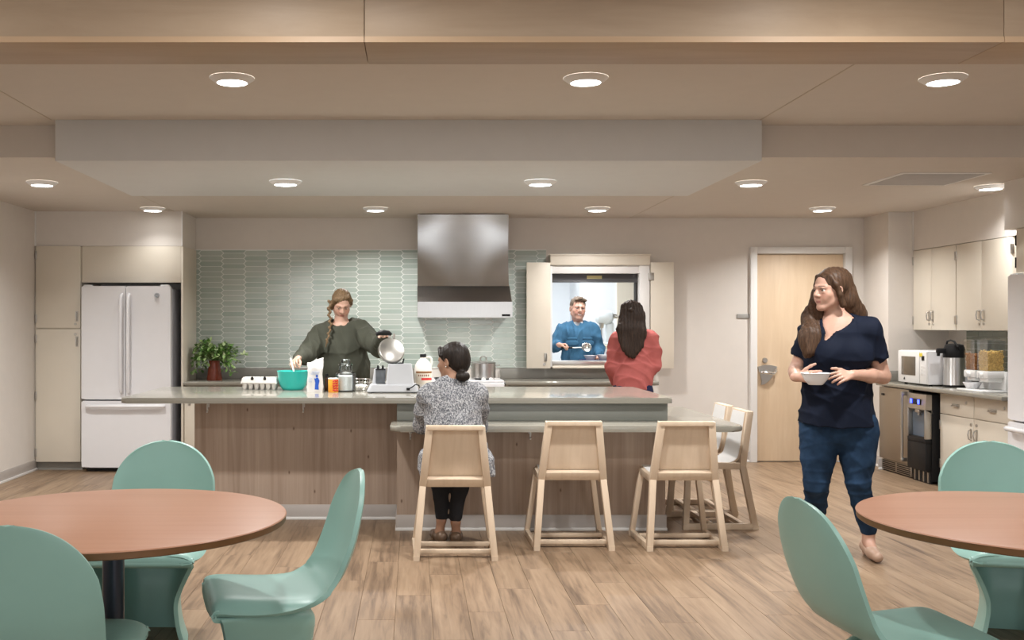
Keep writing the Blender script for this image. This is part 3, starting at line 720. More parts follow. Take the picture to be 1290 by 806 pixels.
# ================================================================== mint cantilever chairs (front = local +y)
def mint_chair():
    cp = [  # y, z, half width, lip
        (-.285, .835, .0, .00), (-.284, .828, .07, .004), (-.281, .812, .125, .010), (-.276, .785, .172, .016), (-.268, .74, .212, .022), (-.256, .68, .236, .030), (-.238, .60, .245, .036),
        (-.215, .53, .242, .040), (-.182, .47, .238, .036), (-.13, .428, .240, .020), (-.06, .412, .246, -.010), (.03, .410, .250, -.030), (.12, .416, .252, -.040), (.20, .424, .250, -.042),
        (.245, .424, .248, -.036), (.268, .412, .248, -.026), (.274, .392, .247, -.012), (.264, .374, .246, .0), (.16, .367, .244, .104), (.02, .361, .236, .242), (-.08, .325, .216, .335), (-.085, .25, .180, .325), (-.075, .18, .160, .300), (-.08, .08, .170, .300), (-.10, .0, .197, .33)]
    NB = 17
    cp = [(y*(1.1 if y > 0 else 1), z+max(0, z-.43)*.037, w_, l_) for y, z, w_, l_ in cp]
    n = 5; path = []
    V = [Vector((*c, )) for c in cp] if False else cp
    def cr(a, b, c, d, t): return .5*((2*b)+(c-a)*t+(2*a-5*b+4*c-d)*t*t+(3*b-a-3*c+d)*t**3)
    for i in range(len(cp)-1):
        q = [cp[max(i-1, 0)], cp[i], cp[i+1], cp[min(i+2, len(cp)-1)]]
        for k in range(n):
            path.append([cr(*[q[m][j] for m in range(4)], k/n) for j in range(4)])
    path.append(list(cp[-1]))
    path[0][2] = .0; NU = 28
    for i in range(1, 6): path[i][2] = .25*math.sqrt(max(0, 1-(1-(path[0][1]-path[i][1])/.24)**2))*.92
    for i in range(1, 26):
        zt = (path[0][1]-path[i][1])/.245
        if zt < 1: path[i][2] = .245*math.sqrt(max(1e-4, 1-(1-zt)**2.2))
    bm = bmesh.new(); rows = []
    for i, (y, z, hw, lip) in enumerate(path):
        p0, p1 = path[max(i-1, 0)], path[min(i+1, len(path)-1)]
        t = Vector((p1[0]-p0[0], p1[1]-p0[1])).normalized(); nn = (-t.y, t.x)
        row = []
        for k in range(NU+1):
            u = -1+2*k/NU; u = math.sin(u*PI/2)*.35+u*.65
            d = lip*(abs(u)**3.2)
            e = max(0, -lip-.05)      # skirts of the base run straight back
            dy, dz = nn[0]*d, nn[1]*d
            if i >= NB*n: dy, dz = lip*abs(u)**5, 0
            elif 9*n < i < 15*n: dy, dz = 0, lip*abs(u)**9
            zz = max(z+dz, 0)
            row.append(bm.verts.new((hw*u*(1+.0*e), y+dy, zz)))
        rows.append(row)
    for A, B in zip(rows, rows[1:]):
        for k in range(NU): bm.faces.new((A[k], A[k+1], B[k+1], B[k]))
    bmesh.ops.remove_doubles(bm, verts=bm.verts, dist=.0004)
    bmesh.ops.recalc_face_normals(bm, faces=bm.faces)
    me = bpy.data.meshes.new('mint_chair'); bm.to_mesh(me); bm.free()
    me.polygons.foreach_set('use_smooth', [True]*len(me.polygons))
    o = link('moulded_chair', me, m_mint)
    s = o.modifiers.new('s', 'SOLIDIFY'); s.thickness = .018; s.offset = 0
    b = o.modifiers.new('b', 'BEVEL'); b.width = .008; b.segments = 3; b.limit_method = 'ANGLE'; b.angle_limit = 1.0
    return o
GM = 'mint moulded chairs at the round tables'
m0 = mint_chair()
MC = [(-1.20, 4.765, PI, 'mint moulded chair at the far side of the left table, facing us'), (-.484, 3.97, PI/2+math.radians(15), 'mint moulded chair seen side-on right of the left table'),
      (-1.138, 3.19, 0, 'mint moulded chair in the lower left corner, back to us'), (2.725, 4.74, PI-math.radians(12), 'mint moulded chair behind the right table, facing us'),
      (1.53, 3.40, -PI/2+math.radians(6), 'mint moulded chair left of the right table, back rounded towards us')]
for i, (x, y, rz, lab) in enumerate(MC):
    o = m0 if i == 0 else m0.copy()
    if i: COL.objects.link(o)
    o.location = (x, y, 0); o.rotation_euler = (0, 0, rz); tag(o, lab, 'chair', GM)

# ================================================================== right-hand side run (fronts face -x)
A_ = (-1, 0, 0)
uc_lab = ['pair of cream wall cabinet doors above the microwave', 'pair of cream wall cabinet doors above the cereal dispenser']
for (y0, y1, ysp), lab in zip(((9.385, 10.185, 9.83), (8.5, 9.375, 8.96)), uc_lab):
    r = empty('wall_cabinet', (5.08, (y0+y1)/2, 1.37), lab, 'cabinet')
    MB().box(4.92, XR-.005, y0, y1, 1.37, 2.143).build('body', m_cab, r)
    for a, b, hs in ((y0+.002, ysp-.0015, 1), (ysp+.0015, y1-.002, -1)):
        d = MB().box(4.90, 4.92, a, b, 1.368, 2.14, .0015).build('door', m_cab, r)
        hy = (b-.035) if hs > 0 else (a+.035)
        pull(d, (4.90, hy, 1.50), A_); lock(d, (4.90, hy, 1.425), A_)
        for hz in (1.46, 2.04):
            ye = a if hs > 0 else b
            MB().box(4.892, 4.91, ye-.012, ye+.012, hz-.04, hz+.04, .003).build('hinge', m_nickel, d)
wt = empty('side_worktop', (4.9, 9.1, .826), 'greige worktop along the right wall under the microwave', 'worktop')
slab('top', rrect(4.53, XR-.002, 8.0, YJ-.012, (.0, .0, .0, .0)), .826, ZC, .012, m_solid, wt)
MB().box(4.60, XR-.02, YJ-.028, YJ-.012, ZC, .968, .003).box(XR-.028, XR-.013, 8.0, YJ-.03, ZC, .968, .003).build('backsplash', m_solid_d, wt)
# under-counter refrigerator
uf = empty('undercounter_refrigerator', (4.9, 9.86, 0), 'stainless under-counter refrigerator below the microwave', 'refrigerator')
MB().box(4.60, 5.2, 9.56, 10.165, .0, .82).build('case', m_black, uf)
MB().box(4.558, 4.60, 9.56, 10.165, .125, .818, .004).build('door', m_sstan, uf)
gr = MB().box(4.585, 4.60, 9.56, 10.165, .015, .115, .002).build('grille', m_sstan, uf)
for k in range(2):
    for j in range(5): MB().box(4.580, 4.586, 9.585+k*.30, 9.84+k*.30, .025+j*.018, .034+j*.018).build('vent_slot', m_black, gr)
MB().tube([(4.515, 9.60, .16), (4.515, 9.60, .80)], .013, 12).box(4.505, 4.56, 9.585, 9.615, .765, .80, .003).box(4.505, 4.56, 9.585, 9.615, .155, .19, .003).build('handle', m_nickel, uf)
MB().cyl((4.515, 9.60, .48), (4.503, 9.60, .48), .012, n=12).build('lock', m_nickel, uf)
MB().box(4.553, 4.559, 10.05, 10.11, .735, .755, .002).build('badge', m_black, uf)
# water dispenser
wd = empty('water_dispenser', (4.75, 9.37, 0), 'black floor-standing water dispenser with two blue lit buttons', 'water dispenser')
X0 = 4.535; y0, y1 = 9.205, 9.545
mb = MB(); mb.box(X0+.06, 5.1, y0, y1, .02, .80, .008).build('body', m_black, wd)
MB().box(X0+.004, X0+.06, y0, y1, .115, .36, .006).box(X0+.004, X0+.06, y0, y1, .36, .40, .004).build('lower_panel', m_black, wd)
MB().box(X0, X0+.06, y0, y0+.018, .40, .66, .003).box(X0, X0+.06, y1-.018, y1, .40, .66, .003).build('side_trim', m_nickel, wd)
tp = MB().prism([(X0+.0, .66), (X0+.06, .63), (X0+.06, .795), (X0+.012, .795)], y0, y1, 'y').build('top_panel', m_nickel, wd)
MB().box(X0-.004, X0+.006, y0+.09, y1-.07, .70, .75, .002).build('display', m_black, tp)
m_blue = M('blue_button_light', (.03, .05, 1.0), .4, emit=6, var=0)
for y in (y0+.10, y1-.105): MB().box(X0-.008, X0+.0, y-.004, y+.03, .705, .745, .003).build('button', m_blue, tp)
MB().box(X0+.045, X0+.062, y0+.018, y1-.018, .40, .66).build('recess', M('blue_grey_recess', (.10, .13, .17), .3), wd)
MB().box(X0+.012, X0+.05, 9.34, 9.42, .625, .66, .004).cyl((X0+.03, 9.38, .635), (X0+.03, 9.38, .60), .012, n=12).build('nozzle', m_nickel, wd)
MB().box(X0+.01, X0+.06, y0+.018, y1-.018, .40, .412).build('drip_tray', m_black, wd)
MB().box(X0+.05, X0+.07, y0+.01, y1-.01, .0, .11).build('foot_grille', m_black, wd)
for k in range(4): MB().box(X0+.044, X0+.05, y0+.03+k*.08, y0+.05+k*.08, .01, .10).build('vent_slot', m_nickel, wd)
# drawer and door units
for (y0, y1), lab in zip(((8.60, 9.15), (8.03, 8.595)), ('cream base cabinet with drawer right of the water dispenser', 'cream base cabinet with drawer nearest the right refrigerator')):
    r = empty('base_cabinet', (4.9, (y0+y1)/2, 0), lab, 'cabinet')
    MB().box(4.66, XR-.005, y0, y1, .09, .823).build('body', m_cab, r)
    MB().box(4.71, XR-.005, y0, y1, 0, .09).build('toe_kick', m_solid_d, r)
    dw = MB().box(4.64, 4.66, y0+.002, y1-.002, .64, .815, .0015).build('drawer', m_cab, r)
    ym = (y0+y1)/2
    MB().box(4.622, 4.642, ym-.05, ym+.05, .725, .738, .003).box(4.615, 4.64, ym-.05, ym+.05, .715, .725, .003).build('handle', m_nickel, dw)
    lock(dw, (4.64, ym-.16, .76), A_)
    d = MB().box(4.64, 4.66, y0+.002, y1-.002, .095, .634, .0015).build('door', m_cab, r)
    hy = y0+.04 if y0 > 8.5 else y1-.04
    pull(d, (4.64, hy, .50), A_); lock(d, (4.64, hy, .585), A_)
    ye = y1 if y0 > 8.5 else y0
    for hz in (.2, .54): MB().box(4.632, 4.65, ye-.014, ye+.006, hz-.04, hz+.04, .003).build('hinge', m_nickel, d)
# ================================================================== things on the right counter
mw = empty('microwave', (4.85, 9.6, ZC), 'white countertop microwave oven with yellow sticker, on the right worktop', 'microwave')
y0, y1, z0, z1 = 9.34, 9.885, ZC+.012, ZC+.315
MB().box(4.63, 5.02, y0, y1, z0, z1, .008).build('case', m_white, mw)
dd = MB().box(4.612, 4.632, y0+.13, y1, z0+.004, z1-.004, .006).build('door', m_whitep, mw)
MB().box(4.608, 4.613, y0+.20, y1-.075, z0+.075, z1-.055, .002).build('window', M('tinted_microwave_glass', (.13, .11, .085), .15), dd)
MB().prism([(y0+.40, z0+.03), (y0+.43, z0+.03), (y0+.415, z0+.055)], 4.609, 4.613, 'x').build('logo', m_black, dd)
cp_ = MB().box(4.614, 4.632, y0, y0+.127, z0+.004, z1-.004, .006).build('control_panel', m_whitep, mw)
MB().box(4.610, 4.615, y0+.04, y0+.085, z1-.085, z1-.045).build('display', m_black, cp_)
MB().box(4.609, 4.615, y0+.075, y0+.125, z1-.05, z1-.02).build('sticker', M('yellow_sticker', (.75, .62, .06), .5), cp_)
for j in range(3):
    for k in range(3): MB().box(4.611, 4.615, y0+.03+k*.026, y0+.05+k*.026, z0+.09+j*.03, z0+.11+j*.03).build('button', m_whitep, cp_)
for x in (4.67, 4.98):
    for y in (y0+.04, y1-.04): MB().cyl((x, y, ZC), (x, y, z0+.002), .015, n=10).build('foot', m_black, mw)
ap = empty('airpot', (4.80, 9.22, ZC), 'stainless airpot dispenser with black pump top beside the microwave', 'airpot')
MB().lathe([(0, 0), (.085, 0), (.09, .008), (.09, .012), (.088, .016), (.088, .27), (.086, .275)], n=36).loc('body', m_steel, ap)
MB().lathe([(.0, .0), (.091, 0), (.092, .02), (.0, .02)], n=36).loc('base_ring', m_black, ap)
MB().lathe([(.089, .262), (.092, .27), (.090, .33), (.075, .375), (.04, .385), (0, .387)], n=36).box(-.155, -.06, -.022, .022, .30, .345, .01).box(-.15, -.13, -.014, .014, .275, .31, .004).loc('pump_top', m_black, ap)
MB().tube([(-.0, -.085, .33), (-.02, -.10, .36), (-.03, -.06, .405), (-.03, 0, .415), (-.03, .06, .405), (-.02, .10, .36), (0, .085, .33)], .009, 8).loc('carry_handle', m_black, ap)
cd = empty('cereal_dispenser', (4.72, 8.60, ZC), 'double clear cereal dispenser on a white stand, on the right worktop', 'cereal dispenser')
m_cer = M('golden_cereal', (.80, .50, .17), .8, var=.4, nscale=70); m_cer2 = M('brown_cereal', (.40, .17, .06), .8, var=.35, nscale=60)
random.seed(8)
MB().box(4.60, 4.83, 8.40, 8.80, ZC, ZC+.018, .006).build('stand_base', m_whitep, cd)
MB().box(4.79, 4.83, 8.40, 8.80, ZC+.018, ZC+.17, .006).build('stand_back', m_whitep, cd)
for (y0, y1), cm, fill in (((8.62, 8.78), m_cer2, .30), ((8.42, 8.58), m_cer, .325)):
    MB().box(4.652, 4.805, y0-.004, y1+.004, ZC+.115, ZC+.175, .01).box(4.67, 4.79, y0+.02, y1-.02, ZC+.085, ZC+.12, .006).build('hopper_base', m_whitep, cd)
    kb = MB().cyl((4.652, (y0+y1)/2, ZC+.14), (4.625, (y0+y1)/2, ZC+.14), .024, .022, 20).box(4.615, 4.63, (y0+y1)/2-.006, (y0+y1)/2+.006, ZC+.118, ZC+.162, .002).build('knob', m_whitep, cd)
    def hop(x0, x1, a, b, zz0, zz1, fl):
        mb = MB(); mb.prism([(x0, a), (x1, a), (x1, b), (x0, b)], zz0, zz1)
        return mb
    t = .003
    MB().box(4.655, 4.655+t, y0, y1, ZC+.175, ZC+.425).box(4.80-t, 4.80, y0, y1, ZC+.175, ZC+.425).box(4.655+t, 4.80-t, y0, y0+t, ZC+.175, ZC+.425).box(4.655+t, 4.80-t, y1-t, y1, ZC+.175, ZC+.425).build('clear_hopper', m_acry, cd)
    MB().box(4.65, 4.805, y0-.004, y1+.004, ZC+.425, ZC+.435, .003).build('lid', m_acry, cd)
    bmx = MB()
    for _ in range(420):
        p = Vector((random.uniform(4.668, 4.788), random.uniform(y0+.012, y1-.012), ZC+.178+random.uniform(.004, fill-.175+.015*math.sin(_))))
        face = random.random()
        if face < .4: p.x = 4.668
        elif face < .7: p.y = y0+.012
        else: p.z = ZC+fill+random.uniform(-.008, .008)
        Mx = Matrix.Rotation(random.random()*6, 4, Vector((random.random(), random.random(), random.random())).normalized()); Mx.translation = p
        bmx.xbox(Mx, .015, .012, .006)
    bmx.box(4.668, 4.788, y0+.012, y1-.012, ZC+.177, ZC+fill-.006)
    bmx.build('cereal', cm, cd, smooth=False)['kind'] = 'stuff'
bw_ = MB().lathe([(0, .003), (.035, .003), (.04, .0), (.045, .004), (.072, .05), (.075, .052), (.072, .053), (.043, .012), (0, .008)], (4.685, 8.705, ZC+.018), 32).build('cereal_bowl', m_white)
tag(bw_, 'small white bowl under the left cereal hopper', 'bowl')

# ================================================================== things on the island
ZI = .915
ec = empty('egg_carton', (-1.185, 8.03, ZI), 'closed grey pulp egg carton on the island left of the turquoise bowl', 'egg carton', rz=math.radians(-8))
m_pulp = M('grey_pulp_carton', (.66, .63, .59), .9, var=.06, bmp=.3, bscale=300)
mb = MB()
for i in range(6):
    for j in range(2): mb.lathe([(0, .001), (.012, .001), (.019, .02), (.0235, .042)], (-.115+i*.046, -.024+j*.048, 0), 10)
mb.box(-.142, .142, -.052, .052, .036, .042, .002).loc('tray', m_pulp, ec)
mb = MB(); mb.prism(rrect(-.142, .142, -.054, .054, (.012,)*4, 4), .042, .075)
for v in mb.bm.verts:
    if v.co.z > .07: v.co.x *= .93; v.co.y *= .86
es = [e for e in mb.bm.edges if all(v.co.z > .07 for v in e.verts)]; bmesh.ops.bevel(mb.bm, geom=es, offset=.006, segments=2, affect='EDGES')
ld = mb.loc('lid', m_pulp, ec)
for i in range(2): MB().cyl((-.05+i*.1, -.048, .068), (-.05+i*.1, -.0535, .066), .012, n=10).loc('lid_hole', m_dark, ld)
for o_ in kids(ec): o_.scale.z = 1.3
mbw = empty('mixing_bowl', (-.93, 8.0, ZI), 'turquoise mixing bowl with white batter on the island', 'bowl')
m_turq = M('turquoise_plastic', (.03, .50, .44), .28, var=.03)
MB().lathe([(0, .004), (.072, .004), (.076, 0), (.08, .004), (.098, .03), (.112, .08), (.119, .14), (.123, .146), (.119, .1475), (.108, .08), (.09, .03), (0, .012)], n=48).loc('shell', m_turq, mbw)
MB().lathe([(0, .10), (.05, .104), (.1115, .094)], n=32).loc('batter', M('pale_batter', (.82, .78, .68), .6), mbw)
fb = empty('flour_bag', (-.735, 7.76, ZI), 'open white paper flour bag with blue print on the island', 'bag')
m_paper = M('white_paper_bag', (.80, .79, .77), .8, var=.03, bmp=.35, bscale=40)
bm = bmesh.new(); rows = []; random.seed(5)
for k in range(15):
    s = k/14; z = .255*s
    if s < .68: hx, hy, ox, oy = .056+.004*math.sin(s*9), .036, 0, 0
    else:
        q = (s-.68)/.32; hx, hy, ox, oy = .058+.004*q, .036-.012*q, -.006*q, .006*q
    row = []
    for (u, v) in [(-1, -1), (-.5, -1.02), (0, -1.03), (.5, -1.02), (1, -1), (1, 0), (1, 1), (.5, 1.02), (0, 1.02), (-.5, 1.02), (-1, 1), (-1, 0)]:
        j = .0025 if 0 < k < 10 else (.007 if k >= 10 else 0)
        row.append(bm.verts.new((u*hx+ox+random.uniform(-j, j)+(.035*(s-.68) if s > .68 and u < 0 else 0), v*hy+oy+random.uniform(-j, j), z-(.045*(1-u)/2 if k == 14 else 0)+(-.03*(1-u)/2 if k == 13 else 0))))
    rows.append(row)
for A, B in zip(rows, rows[1:]):
    for k in range(12): bm.faces.new((A[k], A[(k+1) % 12], B[(k+1) % 12], B[k]))
bm.faces.new(rows[0][::-1]); bm.faces.new(rows[-1])
bmesh.ops.recalc_face_normals(bm, faces=bm.faces)
me = bpy.data.meshes.new('bag'); bm.to_mesh(me); bm.free(); me.polygons.foreach_set('use_smooth', [True]*len(me.polygons)); me.set_sharp_from_angle(angle=.5)
link('bag_body', me, m_paper, fb)
m_bluep = M('blue_print', (.02, .10, .52), .7); m_lblue = M('pale_blue_print', (.36, .45, .66), .7)
mb = MB(); yy = -.0405
mb.prism([(.0, .02), (.03, .018), (.028, .05), (.036, .085), (.026, .105), (.016, .11), (.006, .10), (-.004, .104), (.004, .07)], yy-.0005, yy+.002, 'y').prism([(.008, .112), (.024, .112), (.024, .128), (.008, .128)], yy-.0005, yy+.002, 'y').loc('blue_figure_print', m_bluep, fb)
mb = MB()
for k, (a, b) in enumerate(((-.03, .03), (-.022, .036))): mb.tube([(a+(b-a)*i/16, yy, .135+k*.012+.004*math.sin(i*2.1)) for i in range(17)], .0016, 5)
for k in range(3): mb.tube([(-.045+.012*i/4, yy, .105-k*.014+.003*math.sin(i*2.4)) for i in range(9)], .0016, 5)
mb.loc('lettering_print', m_lblue, fb)
vb = empty('vanilla_bottle', (-.657, 7.86, ZI), 'small dark brown bottle between flour bag and orange tin', 'bottle')
MB().lathe([(0, 0), (.021, 0), (.022, .004), (.022, .075), (.018, .09), (.011, .10), (.011, .115)], n=20).loc('glass_body', M('dark_brown_glass', (.03, .012, .006), .1), vb)
MB().lathe([(.0125, .108), (.0125, .13), (0, .131)], n=20).loc('cap', m_black, vb)
tn = empty('baking_powder_tin', (-.595, 7.70, ZI), 'orange and red round tin in front of the flour jar', 'tin')
MB().lathe([(0, 0), (.037, 0), (.038, .002), (.038, .098), (.037, .1)], n=32).loc('can', M('orange_label', (.85, .36, .03), .45, var=.03), tn)
MB().lathe([(.0385, .098), (.0395, .1), (.0385, .106), (0, .106)], n=32).loc('lid', m_whitep, tn)
mb = MB(); m_red = M('red_print', (.62, .03, .03), .5)
for k in range(5): # bands of red lettering round the right of the label
    n = 9; a0, a1 = -PI/2-.05, -PI/2+1.15
    pts = [(.0383*math.cos(a0+(a1-a0)*i/n), .0383*math.sin(a0+(a1-a0)*i/n), 0.016+k*.0175+.004*math.sin(i*1.3+k)) for i in range(n+1)]
    mb.tube(pts, .0055, 6)
mb.loc('red_lettering', m_red, tn)
jr = empty('flour_jar', (-.512, 7.81, ZI), 'glass apothecary jar half full of flour on the island', 'jar')
MB().lathe([(0, .0), (.070, .0), (.076, .005), (.077, .125), (.074, .14), (.052, .152), (.05, .158), (.05, .19), (.054, .195), (.049, .196), (.046, .19), (.046, .155), (.071, .137), (.073, .12), (.072, .008), (0, .006)], n=40).loc('glass_body', m_glass, jr)
MB().lathe([(0, .0075), (.0705, .0095), (.0718, .115), (.05, .122), (0, .118)], n=40).loc('flour', M('white_flour', (.93, .92, .89), .9, var=.03), jr)
MB().lathe([(.056, .1965), (.058, .2), (.056, .206), (.035, .212), (.033, .218), (.036, .226), (.036, .235), (.03, .242), (0, .244), (0, .238), (.028, .236), (.03, .225), (.028, .21), (.045, .203), (.048, .1965)], n=40).loc('glass_lid', m_glass, jr)
eb = empty('wire_egg_basket', (-.405, 8.0, ZI), 'small wire basket holding white eggs behind the waffle maker', 'basket')
mb = MB()
for z, r_ in ((.004, .045), (.03, .056), (.06, .066), (.085, .072)): mb.tube([(r_*math.cos(2*PI*k/28), r_*math.sin(2*PI*k/28), z) for k in range(28)], .0018, 6, closed=True)
for k in range(18):
    a = 2*PI*k/18; mb.tube([(r_*math.cos(a), r_*math.sin(a), z) for z, r_ in ((.004, .045), (.03, .056), (.06, .066), (.085, .072))], .0013, 5)
for k in range(-3, 4): mb.tube([(k*.013, -.042*math.sqrt(1-(k*.013/.046)**2), .004), (k*.013, .042*math.sqrt(1-(k*.013/.046)**2), .004)], .0013, 5)
mb.loc('wire_frame', m_chrome, eb)
egg_prof = [(0, -.028), (.010, -.0265), (.018, -.018), (.0215, -.004), (.020, .010), (.014, .022), (.007, .0285), (0, .030)]
m_egg = M('white_eggshell', (.82, .79, .73), .5, var=.02)
for k, (x, y, z, l) in enumerate(((-.426, 7.985, .024+ZI, 'white egg at left in the wire basket'), (-.382, 7.985, .024+ZI, 'white egg at right in the wire basket'), (-.405, 8.025, .024+ZI, 'white egg at the back of the wire basket'))):
    e = MB().lathe(egg_prof, n=20, M=Matrix.Rotation(PI/2-.2, 3, 'Y') @ Matrix.Identity(3)).loc('egg', m_egg); e.location = (x, y, z); tag(e, l, 'egg', 'eggs in the wire basket')
# waffle maker
wf = empty('waffle_maker', (-.152, 7.72, ZI), 'grey waffle maker on the island with its steel lid raised', 'waffle maker')
m_wgrey = M('light_grey_enamel', (.47, .48, .50), .45, var=.03, bmp=.1, bscale=500)
mb = MB(); mb.prism(rrect(-.195, .19, -.12, .12, (.03,)*4, 4), .006, .062)
for v in mb.bm.verts:
    if v.co.z > .05: v.co.x = v.co.x*.9+.006; v.co.y *= .93
es = [e for e in mb.bm.edges if abs(e.verts[0].co.z-e.verts[1].co.z) < 1e-4]; bmesh.ops.bevel(mb.bm, geom=es, offset=.006, segments=2, affect='EDGES')
mb.loc('base', m_wgrey, wf)
def taper(x0, x1, y0, y1, z0, z1, tx, ty, mat, nm, par=wf, dx=0):
    mb = MB(); mb.prism(rrect(x0, x1, y0, y1, (.012,)*4, 3), z0, z1); cx, cy = (x0+x1)/2, (y0+y1)/2
    for v in mb.bm.verts:
        if v.co.z > (z0+z1)/2: v.co.x = cx+(v.co.x-cx)*tx+dx; v.co.y = cy+(v.co.y-cy)*ty
    es = [e for e in mb.bm.edges if all(v.co.z > (z0+z1)/2 for v in e.verts)]; bmesh.ops.bevel(mb.bm, geom=es, offset=.006, segments=2, affect='EDGES')
    return mb.loc(nm, mat, par)
taper(-.052, .155, -.10, .10, .062, .212, .84, .8, m_wgrey, 'housing')
taper(-.155, -.062, -.02, .11, .062, .175, .95, .9, m_wgrey, 'side_pillar', dx=.012)
MB().box(-.128, -.058, -.036, -.02, .068, .168, .003).loc('drip_window', M('smoky_panel', (.10, .11, .12), .2), wf)
MB().box(-.13, -.056, -.04, -.012, .166, .174, .002).cyl((-.112, -.02, .174), (-.112, -.02, .20), .010, .006, 12).cyl((-.076, -.02, .174), (-.076, -.02, .20), .010, .006, 12).loc('knob', m_black, wf)
MB().tube([(.115, -.118, .03), (.14, -.15, .045), (.165, -.155, .065), (.19, -.14, .06), (.2, -.12, .03), (.19, -.09, .006), (.215, .05, .005)], .0045, 8).loc('cord', m_black, wf)
MB().box(.10, .125, -.125, -.11, .02, .04, .003).loc('cord_grommet', m_black, wf)
for x in (-.16, .15):
    for y in (-.09, .09): MB().cyl((x, y, 0), (x, y, .01), .014, n=12).loc('foot', m_rubber, wf)
ax = Vector((.26, -.86, .43)).normalized()     # lid faces us, tilted up
q = Vector((0, 0, 1)).rotation_difference(ax).to_matrix()
lc = Vector((-.012, 0, .312))
lid = MB().lathe([(0, -.03), (.088, -.03), (.096, -.022), (.098, .0), (.097, .004), (.092, .006)], lc, 48, q).loc('lid_ring', m_rubber, wf)
MB().lathe([(.099, -.026), (.1, -.004), (.096, .006), (.09, .009), (0, .0105)], lc, 48, q).loc('lid', steel('lid_steel', (.50, .49, .46), .3, 'z'), wf)
MB().bar((-.02, .0, .205), (.075, .0, .21), .03, .022, bev=.004).bar((.07, 0, .205), (.08, 0, .25), .02, .012, bev=.002).loc('hinge', m_black, wf)
MB().bar(lc+q@Vector((-.035, .095, .0)), lc+q@Vector((-.045, .135, .01)), .012, .012).bar(lc+q@Vector((.0, .098, .0)), lc+q@Vector((-.005, .135, .01)), .012, .012).loc('handle_bracket', m_nickel, wf)
WH = at(484, 420, 7.66)-wf.location
MB().tube([WH+Vector((-.058, .01, -.006)), WH+Vector((-.03, -.004, .004)), WH+Vector((0, -.008, .006)), WH+Vector((.03, -.004, .004)), WH+Vector((.05, .01, -.006))], [.012, .019, .021, .019, .012], 12).loc('handle', m_black, wf)
jg = empty('milk_jug', (.074, 8.05, ZI), 'white plastic jug with black cap and red label beside the waffle maker', 'jug')
m_jug = M('milky_plastic', (.76, .72, .66), .35, var=.02)
def jug_ring(z): return z
MB().lathe([(0, .001), (.06, .001), (.068, .008), (.069, .02), (.068, .15), (.064, .185), (.048, .215), (.028, .235), (.023, .24), (.022, .258)], n=36).tube([(.025, 0, .248), (.05, 0, .252), (.064, 0, .238), (.066, 0, .205), (.058, 0, .175)], .0085, 8).loc('body', m_jug, jg)
MB().lathe([(.0245, .25), (.025, .268), (.023, .274), (0, .274)], n=28).loc('cap', m_black, jg)
def wrap(z0, z1, r_, mat, nm, a0=-PI/2-.9, a1=-PI/2+1.2):
    mb = MB(); n = 16; vs = []
    for i in range(n+1):
        a = a0+(a1-a0)*i/n; vs.append([mb.bm.verts.new((r*math.cos(a), r*math.sin(a), z)) for r, z in ((r_, z0), (r_, z1), (r_+.0008, z1), (r_+.0008, z0))])
    for A, B in zip(vs, vs[1:]):
        for k in range(4): mb.bm.faces.new((A[k], A[(k+1) % 4], B[(k+1) % 4], B[k]))
    mb.bm.faces.new(vs[0][::-1]); mb.bm.faces.new(vs[-1])
    return mb.loc(nm, mat, jg)
wrap(.045, .148, .0688, M('cream_label', (.70, .63, .53), .6), 'label')
wrap(.128, .142, .0697, M('brown_label_band', (.26, .12, .05), .6), 'label_band'); wrap(.075, .092, .0697, m_red, 'red_band', -PI/2-.2)
mb = MB()
for i in range(6):
    a = -PI/2-.5+i*.22; mb.box(.0702*math.cos(a)-.004, .0702*math.cos(a)+.004, .0702*math.sin(a)-.001, .0702*math.sin(a)+.001, .104, .118)
mb.loc('lettering', M('brown_lettering', (.2, .08, .04), .6), jg)

# ================================================================== pot plant on the back counter
pp = empty('pot_plant', (-1.998, 10.42, ZC), 'bushy green variegated plant in a red-brown pot by the end panel', 'plant')
MB().lathe([(0, .0), (.075, .0), (.078, .01), (.065, .10), (.052, .17), (.056, .19), (.06, .195), (.052, .195), (.046, .17), (0, .165)], n=32).loc('pot', M('red_brown_glaze', (.17, .035, .018), .25, var=.3, nscale=20), pp)
random.seed(21); mb = MB(); st = MB()
cl = []
lm = bmesh.new(); lay = lm.faces.layers.float.new('rnd')
def leaf(p, d, up, L, Wd):
    p = Vector((max(p.x, -.20), p.y, p.z)); d = Vector((max(d.x, -.3) if p.x < -.16 else d.x, d.y, d.z)).normalized(); s = d.cross(up).normalized(); u = s.cross(d)
    q_ = random.random(); V_ = []
    pts = [(0, 0, 0), (.3, .5, .05), (.65, .42, .02), (1, 0, -.12), (.65, -.42, .02), (.3, -.5, .05), (.5, 0, -.03)]
    V_ = [lm.verts.new(p+d*L*a+s*Wd*b+u*L*c_) for a, b, c_ in pts]
    for t3 in ((0, 1, 6), (1, 2, 6), (2, 3, 6), (3, 4, 6), (4, 5, 6), (5, 0, 6)):
        f = lm.faces.new([V_[i] for i in t3]); f[lay] = q_; f.smooth = True
